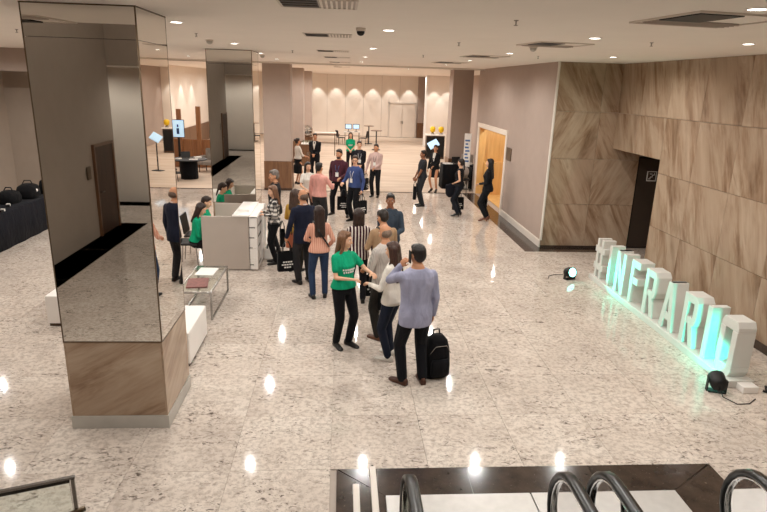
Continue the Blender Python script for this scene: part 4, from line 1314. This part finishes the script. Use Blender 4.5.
    if st in ('long', 'verylong', 'bob'):
        zb = {'long': 1.36, 'verylong': 1.22, 'bob': 1.47}[st]
        for sd in (-1, 0, 1):
            h.cap(hd((sd * .05, -.05, 1.66)), up((sd * .062, -.105 if zb < 1.45 else -.06, zb)), .052, .036)
        for sd in (-1, 1):
            h.cap(hd((sd * .066, .005, 1.68)), hd((sd * .08, .0, max(zb, 1.5))), .026, .026)
            h.cap(hd((sd * .08, .0, max(zb, 1.5))), up((sd * .095, .02 if zb < 1.45 else -.01, max(zb, 1.40))), .026, .016)
    if st == 'bun': hh_((0, -.13, 1.68), (.045, .04, .045))
    if st == 'tail': h.cap(hd((0, -.10, 1.68)), up((0, -.13, 1.42)), .032, .018)
    voxel('hair', S(h), hmz, t, .009, 2)
    if st == 'beard':
        pass
    # ---- accessories
    def front_y(z):
        for a, b_ in zip(TT, TT[1:]):
            if a[0] <= z <= b_[0]:
                f_ = (z - a[0]) / (b_[0] - a[0]); return (a[2] + (b_[2] - a[2]) * f_) * bulk + a[3] + (b_[3] - a[3]) * f_ + inf
        return .12
    if lanyard:
        m = MB()
        for sd in (-1, 1):
            m.tube([up((sd * .06, -.03, 1.475)), up((sd * .062, .06, 1.435)), up((sd * .045, front_y(1.3) + .008, 1.3)), up((sd * .01, front_y(1.16) + .012, 1.16))], .006, 6)
        ly = S(m).build('lanyard', paint(lanyard, .6), t, True)
        m = MB().box(-.042, .042, -.002, .002, -.055, .055).xf(lambda p: up((p.x, p.y + front_y(1.12) + .014, p.z + 1.11)))
        S(m).build('badge', M['white_print'], t)
    if print_:
        m = MB()
        for zc, n_, w_ in ((1.22, 7, .022), (1.18, 6, .02)):
            for k in range(n_):
                xx = (k - (n_ - 1) / 2) * .030
                yy = front_y(zc) + .006 - abs(xx) ** 2 * 3.2
                v0 = len(m.v)
                m.box(-w_ / 2, w_ / 2, -.004, .004, -.011 - .004 * (k % 2), .011)
                m.xf(lambda p: up((p.x + xx, p.y + yy, p.z + zc)), v0)
        S(m).build('chest_print', M['white_print'], t)
    if tie:
        m = MB().loft([[up((sx * w_, front_y(z) + .012 + a, z)) for sx, a in ((-1, 0), (1, 0), (1, .006), (-1, .006))] for z, w_ in ((1.05, .028), (1.4, .018), (1.44, .022))])
        S(m).build('tie', cloth(tie), t)
    if blazer and blazer is not True:        # open front showing a shirt
        m = MB().loft([[up((sx * w_, front_y(z) + .004 + a, z)) for sx, a in ((-1, 0), (1, 0), (1, .008), (-1, .008))] for z, w_ in ((1.16, .008), (1.3, .04), (1.42, .055), (1.47, .04))])
        S(m).build('shirt_front', cloth(blazer), t)
    if collar:
        m = MB(); n_ = 16
        m.loft([[up(((.062 + a) * math.cos(2 * PI * k / n_), -.01 + (.06 + a) * math.sin(2 * PI * k / n_), z)) for k in range(n_)] for z, a in ((1.455, .012), (1.495, .004), (1.495, -.004), (1.46, .0))], cap=False)
        S(m).build('collar', cloth(collar), t, True)
    if belt:
        q = [a for a in TT if abs(a[0] - .97) < .01][0]
        m = MB().loft([ring(.965, q[1], q[2], q[3], inf=.018), ring(1.0, q[1] * .98, q[2] * .98, q[3], inf=.018)])
        S(m).build('belt', M['black'], t, True)
    if extras == 'headband':
        m = MB(); n_ = 20
        m.loft([[hd((.0825 * math.cos(PI * k / (n_ - 1)), .005 + .05 * 0 + a, 1.66 + .098 * math.sin(PI * k / (n_ - 1)))) for k in range(n_)] for a in (0, .03)], cap=False, close=False)
        S(m).build('headband', cloth('c9b79c'), t, True)
    if extras == 'glasses':
        m = MB()
        for sd in (-1, 1):
            m.tube([hd((sd * .031 + .022 * math.cos(2 * PI * k / 12), .096, 1.632 + .017 * math.sin(2 * PI * k / 12))) for k in range(13)], .0028, 5)
            m.tube([hd((sd * .053, .096, 1.636)), hd((sd * .078, .0, 1.636))], .0028, 5)
        m.tube([hd((-.01, .098, 1.634)), hd((.01, .098, 1.634))], .0028, 5)
        S(m).build('glasses', M['black'], t, True)
    if extras == 'strap':
        m = MB().ribbon([up((-.1, -.075, 1.46)), up((-.115, .0, 1.475)), up((-.09, .1, 1.38)), up((.06, .155, 1.12)), up((.17, .09, .98))], (1, 0, .6), .03, .006)
        m.ribbon([up((-.1, -.075, 1.46)), up((-.02, -.14, 1.3)), up((.14, -.14, 1.05)), up((.18, -.02, .97))], (1, 0, .6), .03, .006)
        S(m).build('bag_strap', M['black'], t)
    if extras == 'phone':
        W = al[0][2]; d = (al[0][2] - al[0][1]).normalized()
        pc = hd((-.094, .02, 1.61))
        m = MB().box(-.005, .005, -.035, .035, -.07, .07).xf(lambda p: p + pc)
        ph = S(m).build('phone', M['black'], t)
    rz = Matrix.Rotation(R(heading), 3, 'Z')
    t_hands = [rz @ hnd + Vector((x, y, 0)) for hnd in hands]
    return t, t_hands

def tote(grip, heading, label, w_=.34, h_=.36, d_=.09, group=None, rest=False, drop=.19, marks=True, mat=None):
    z = grip[2] - drop - h_
    if rest or z < .01: z = .003
    t = thing('tote_bag', label, 'bag', (grip[0], grip[1], z), R(heading), group)
    mat = mat or M['blackcloth']
    bm = MB()
    hw = w_ / 2; hd_ = d_ / 2
    def rg(k, z_): return [(-hw * k, -hd_ * k, z_), (0, -hd_ * k - .012, z_), (hw * k, -hd_ * k, z_), (hw * k * 1.01, 0, z_), (hw * k, hd_ * k, z_), (0, hd_ * k + .012, z_), (-hw * k, hd_ * k, z_), (-hw * k * 1.01, 0, z_)]
    bm.loft([rg(.97, 0), rg(1, .02), rg(1.0, h_ * .6), rg(.97, h_), rg(.93, h_), rg(.93, h_ * .7), rg(.9, .03)]).build('body', mat, t)
    top = grip[2] - z
    for sy in (-1, 1):
        pts = [(-hw * .45, sy * hd_ * .95, h_ - .04), (-hw * .42, sy * hd_ * .8, h_ + (top - h_) * .5), (-.03, sy * .006, top), (.03, sy * .006, top), (hw * .42, sy * hd_ * .8, h_ + (top - h_) * .5), (hw * .45, sy * hd_ * .95, h_ - .04)]
        MB().tube(pts, .008, 6).build('handle', M['black'], t, True)
    if marks:
        pr = MB()
        for sy in (-1, 1):
            for r_, (zz, n_) in enumerate(((h_ * .5, 4), (h_ * .36, 5), (h_ * .22, 3))):
                for k in range(n_):
                    xx = (k - (n_ - 1) / 2) * .045
                    pr.box(xx - .017, xx + .017, sy * (hd_ + .014) - .002, sy * (hd_ + .014) + .002, zz - .012, zz + .012)
        pr.build('white_print', M['white_print'], t)
    return t

# heading: 0 looks away from the camera, 180 looks at it, 90 looks to -X
STRIPE = m_stripes('3a1f28', 'd8cfc8', 19, .62)
SALMON = m_stripes('c98d78', 'd8a894', 30, .5, 'salmon_striped_cloth')
GREYSTR = m_stripes('a79f9a', 'bcb4ae', 60, .5, 'grey_striped_shirt')
CHECK = m_checks()
GREEN = '0f9a70'
hi = .0095
# --- queue in the foreground
person('woman in green t-shirt and black trousers reaching out to the queue', .04, 7.66, 1.67, 215, 'f', GREEN, 'short', .93, '141418', hair=('long', '6b4a33'), skin='light',
       arms=((.16, .44, 1.22), (.05, .27, 1.12)), head=(38, 6), feet=((-.09, .04, 12), (.09, -.03, -10)), vox=hi, print_=True, belt=True, shoes='1a1614', curl=(25, 40))
_, hb = person('man in lilac blue shirt, back turned, holding a phone to his ear', .90, 6.58, 1.79, 12, 'm', '9a9bb2', 'long', .78, '131419', hair=('short', '17110e'), skin='tan',
       arms=('phone', 'down'), head=(18, 4), feet=((-.13, .02, 35), (.12, .0, -4)), vox=hi, shoes='4a2a1c', bulk=1.1, collar='9a9bb2', extras='phone', curl=(50, 45), poles=((.42, 0, -1.0), None))
person('woman with long brown hair in white jacket and dark jeans', .68, 7.28, 1.63, 55, 'f', 'ddd6cc', 'long', .86, '1c2130', hair=('verylong', '3a231a'), skin='light',
       arms=((.16, .28, 1.12), (.2, .12, .95)), head=(8, 10), feet=((-.11, .0, 10), (.1, .08, -8)), vox=hi, shoes='cfc9c0')
person('balding man in grey striped shirt beside the woman with white jacket', .62, 7.95, 1.70, 38, 'm', GREYSTR, 'half', .88, '2a2724', hair=('bald', '6e5a4c'), skin='tan',
       arms=((.18, .24, 1.05), 'hold'), head=(0, 12), feet=((-.12, 0, 10), (.12, .02, -8)), vox=hi, shoes='5c3a26', bulk=1.08, collar='a79f9a')
person('person in tan jacket with a dark shoulder strap', .66, 9.0, 1.69, 20, 'm', 'a5876a', 'long', .86, '24211f', hair=('short', '201711'), skin='tan',
       arms=('hold', 'hold'), head=(18, 14), extras='strap', vox=hi)
person('man in dark denim jacket facing the camera side of the queue', .86, 10.25, 1.72, 165, 'm', '39434f', 'long', .88, '1c1d22', hair=('short', '1a1310'), skin='brown',
       arms=('hold', 'clasp'), head=(10, 2), extras='strap', vox=hi, bulk=1.04, collar='39434f')
_, hs = person('woman in maroon and white striped blouse with dark bob', .28, 9.4, 1.62, 8, 'f', STRIPE, 'long', .84, '17161a', hair=('bob', '2a1a14'), skin='light',
       arms=('hold', 'carry'), head=(10, 8), vox=hi)
_, hsal = person('woman in salmon blouse and blue jeans with long dark hair', -.37, 9.62, 1.61, 12, 'f', SALMON, 'long', .9, '2b3a55', hair=('verylong', '2b1a14'), skin='light',
       arms=('hold', (.2, .12, .96)), head=(8, 6), feet=((-.12, 0, 10), (.11, .03, -12)), vox=hi, extras='strap', shoes='1b1a1c')
_, hn = person('balding man in navy blazer carrying black tote bags', -.68, 10.42, 1.74, 28, 'm', '1b1f30', 'long', .78, '2b2a2c', hair=('bald', '5a463a'), skin='tan',
       arms=('carry', 'down'), head=(15, 6), feet=((-.12, -.02, 12), (.11, .02, -8)), vox=hi, blazer=True, bulk=1.06, collar='cfd3da', shoes='15110f')
person('woman in mustard cardigan with an orange handbag, behind the navy blazer', -.88, 11.1, 1.62, -20, 'f', 'b08a3e', 'long', .82, '26231f', hair=('long', '3a261b'), skin='light', arms=('hold', 'hold'), head=(-10, 8), vox=.012)
# --- chatting group
person('man in pink shirt seen from behind with dark grey trousers', -.54, 14.18, 1.73, -25, 'm', 'd59a90', 'long', .93, '2b2a2c', hair=('short', '18110e'), skin='tan', arms=('down', (.2, .34, 1.18)), head=(-8, 0), vox=.012, belt=True, collar='d59a90')
person('woman with long black hair and white blouse facing the pink shirt', -.86, 15.1, 1.62, 200, 'f', 'd8d2ca', 'short', .92, '2a1f22', hair=('long', '140f0f'), skin='light', arms=('clasp', 'hold'), head=(0, 4), vox=.012)
_, hm_ = person('bearded man in maroon shirt with lanyard, legs apart', -.08, 16.25, 1.84, 160, 'm', '4a2631', 'long', .92, '15151a', hair=('beard', '1c1411'), skin='tan', arms=('hold', 'pocket'), head=(-5, 5), feet=((-.26, .05, 18), (.2, -.05, -14)), lanyard='3a5a8a', vox=.012, bulk=1.06)
_, hbl = person('man in blue sweater and glasses turned towards the bearded man', .34, 15.55, 1.76, 140, 'm', '3b4a78', 'long', .92, '17171b', hair=('short', '3a271b'), skin='light', arms=('carry', 'hold'), head=(30, 5), lanyard='c9c9c9', vox=.012, extras='glasses')
person('man in black blazer with white lanyard behind the blue sweater', .56, 19.62, 1.76, 185, 'm', '1b1c22', 'long', .84, '1b1b20', hair=('short', '1a1310'), skin='light', arms=('clasp', 'clasp'), lanyard='d8d8d8', vox=.013, blazer='2a2a30')
_, hl = person('man in pale pink shirt with tote bag at the carpet edge', 1.09, 19.2, 1.72, 160, 'm', 'c3a8a2', 'long', .92, '17171a', hair=('short', '241813'), skin='tan', arms=('clasp', 'carry'), lanyard='2a2a30', vox=.013, collar='c3a8a2')
# --- ballroom staff
person('woman in green t-shirt standing far inside the ballroom', .34, 24.7, 1.64, 180, 'f', GREEN, 'short', .93, '1a1a1e', hair=('long', '2a1a14'), skin='light', arms=('clasp', 'clasp'), print_=True, vox=.014)
person('man in black suit and white shirt beside the coffee station', -1.02, 22.5, 1.74, 170, 'm', '18181c', 'long', .8, '18181c', hair=('short', '1a1310'), skin='tan', arms=('clasp', 'clasp'), head=(12, 0), blazer='d8d4ce', tie='18181c', vox=.013)
person('waitress in white shirt and long black apron by the coffee station', -1.58, 21.45, 1.64, -60, 'f', 'd8d2ca', 'half', .98, '17171a', .42, hair=('bun', '2a1a14'), skin='tan', arms=('hold', 'hold'), vox=.013)
# --- right of the lobby
_, hd_ = person('man in charcoal t-shirt holding a tote bag before him', 2.44, 17.8, 1.70, 95, 'm', '2c2c31', 'short', .9, '2b2c30', hair=('short', '17110e'), skin='brown', arms=((.1, .2, .86), (.1, .22, .86)), head=(5, 0), vox=.012)
person('woman in black jacket and short skirt near the kiosk', 3.2, 20.3, 1.63, 150, 'f', '18181b', 'long', .86, '18181b', .56, hair=('bun', '1d1411'), skin='tan', arms=('clasp', 'down'), head=(15, 0), vox=.013, blazer='d8d4ce', shoes='1a1614', shoe_h=.05)
_, hw_ = person('woman in sleeveless black top with a jacket over her arm', 3.32, 16.4, 1.64, 60, 'f', '1b1b1f', 'none', .93, '1b1e26', hair=('tail', '1d1411'), skin='light', arms=((.16, .12, 1.02), 'carry'), head=(-12, 0), vox=.012, shoes='18140f', shoe_h=.04)
_, hk = person('woman in black with very long black hair by the golden doorway', 4.0, 15.85, 1.72, 62, 'f', '17171b', 'long', .84, '18181c', hair=('verylong', '0f0b0b'), skin='light', arms=((.14, .2, 1.05), 'carry'), head=(8, 0), vox=.012, shoes='6a4030', shoe_h=.06)
# --- at the counter
_, hc = person('woman in black and white checked shirt leaning at the counter', -1.34, 11.62, 1.60, 100, 'f', CHECK, 'long', .92, '17171b', hair=('long', '6b4a35'), skin='light', arms=((.1, .2, 1.12), (.1, .22, 1.15)), head=(20, 12), vox=hi, extras='strap')
person('grey haired man in black jacket behind the checked shirt', -1.42, 12.55, 1.77, 100, 'm', '1d1b1d', 'long', .82, '1b1b1f', hair=('short', '6b625c'), skin='tan', arms=('down', 'down'), head=(10, 8), vox=.012, blazer=True, collar='1d1b1d')
person('receptionist in green with long dark hair seated at the counter end', -2.83, 11.38, 1.66, -88, 'f', GREEN, 'half', .95, '17171a', hair=('long', '2a1a14'), skin='light', arms=((.1, .3, 1.1), (.1, .3, 1.1)), lean=8, head=(0, 16), seat=.46, feet=((-.1, .34, 0), (.1, .34, 0)), vox=hi)
person('receptionist in green seated nearer the mirror column', -2.83, 12.05, 1.66, -85, 'f', GREEN, 'half', .95, '17171a', hair=('tail', '2a1a14'), skin='light', arms=((.1, .3, 1.1), (.1, .3, 1.1)), lean=6, head=(-10, 12), seat=.46, feet=((-.1, .34, 0), (.1, .34, 0)), vox=hi)
flush_queue()

# --- bags
tote(hn[0], 20, 'black tote bag with white print in the hand of the navy blazer man')
tote((.55, 9.62, .60), 10, 'black tote bag with white print beside the striped blouse', rest=False)
tote((hbl[0][0] + .02, hbl[0][1], hbl[0][2]), 40, 'black tote bag held by the man in blue sweater')
tote((.05, 15.75, .82), 10, 'black tote bag hanging behind the bearded man')
tote(hl[1], 70, 'black tote bag held by the man in pale pink shirt')
tote(hd_[0], 80, 'black tote bag held by the man in charcoal t-shirt')
tote((hw_[1][0], hw_[1][1], .68), 20, 'black tote bag low at the legs of the sleeveless woman')
tote(hk[1], 70, 'small black tote bag in the hand of the woman with very long hair', w_=.24, h_=.26)
tote((-1.16, 11.40, .93), 100, 'black handbag hanging from the checked shirt woman', w_=.3, h_=.3, marks=False)
tote((-.93, 10.85, .96), 60, 'orange leather handbag hanging beside the navy blazer', w_=.26, h_=.24, marks=False, mat=cloth('b5674a'), drop=.15)
tote((-1.48, 11.95, .34), 0, 'white paper bag standing on the granite at the counter front', w_=.24, h_=.22, d_=.14, drop=.11, marks=False, mat=M['white'])
tote((.62, 7.86, .95), 60, 'black handbag hanging between the grey shirt and the white jacket', w_=.24, h_=.26, marks=False)

# backpack standing beside the man in lilac shirt
bp = thing('backpack', 'black backpack standing on the granite beside the man with the phone', 'backpack', (1.22, 6.78, 0), R(15))
bp.scale = (1.22, 1.22, 1.15)
def bpr(z, w_, d_, off=0): return [(w_ * math.copysign(abs(math.cos(a)) ** .55, math.cos(a)), off + d_ * math.copysign(abs(math.sin(a)) ** .55, math.sin(a)), z) for a in [2 * PI * k / 20 for k in range(20)]]
MB().loft([bpr(.003, .12, .08), bpr(.03, .135, .1), bpr(.2, .135, .105), bpr(.34, .125, .095), bpr(.44, .10, .08), bpr(.49, .06, .045)]).build('body', M['blackcloth'], bp, True)
MB().loft([bpr(.05, .095, .03, -.105), bpr(.07, .1, .04, -.11), bpr(.2, .1, .04, -.11), bpr(.24, .09, .025, -.1)]).build('front_pocket', M['blackcloth'], bp, True)
MB().tube([(-.04, .03, .47), (-.03, .03, .54), (.03, .03, .54), (.04, .03, .47)], .009, 6).build('handle', M['black'], bp, True)
for sd in (-1, 1):
    MB().ribbon([(sd * .05, .08, .44), (sd * .07, .14, .36), (sd * .08, .15, .2), (sd * .09, .1, .06)], (1, 0, 0), .045, .01).build('strap', M['black'], bp)
MB().tube([(-.12, -.09, .3), (-.06, -.11, .4), (.06, -.11, .4), (.12, -.09, .3)], .004, 5).build('zip', M['steel'], bp, True)

# jacket over the arm of the sleeveless woman
jk = MB()
jk.ell((0, 0, -.12), (.13, .07, .2)).cap((-.08, 0, .0), (.1, .02, -.02), .06).cap((.1, .0, -.1), (.16, .02, -.3), .045, .03)
o = jk.build('folded_jacket', M['navycloth'], None, True); o.location = (hw_[0][0] - .06, hw_[0][1] - .06, hw_[0][2] - .03)
tag(o, 'dark jacket draped over the forearm of the sleeveless woman', 'jacket')
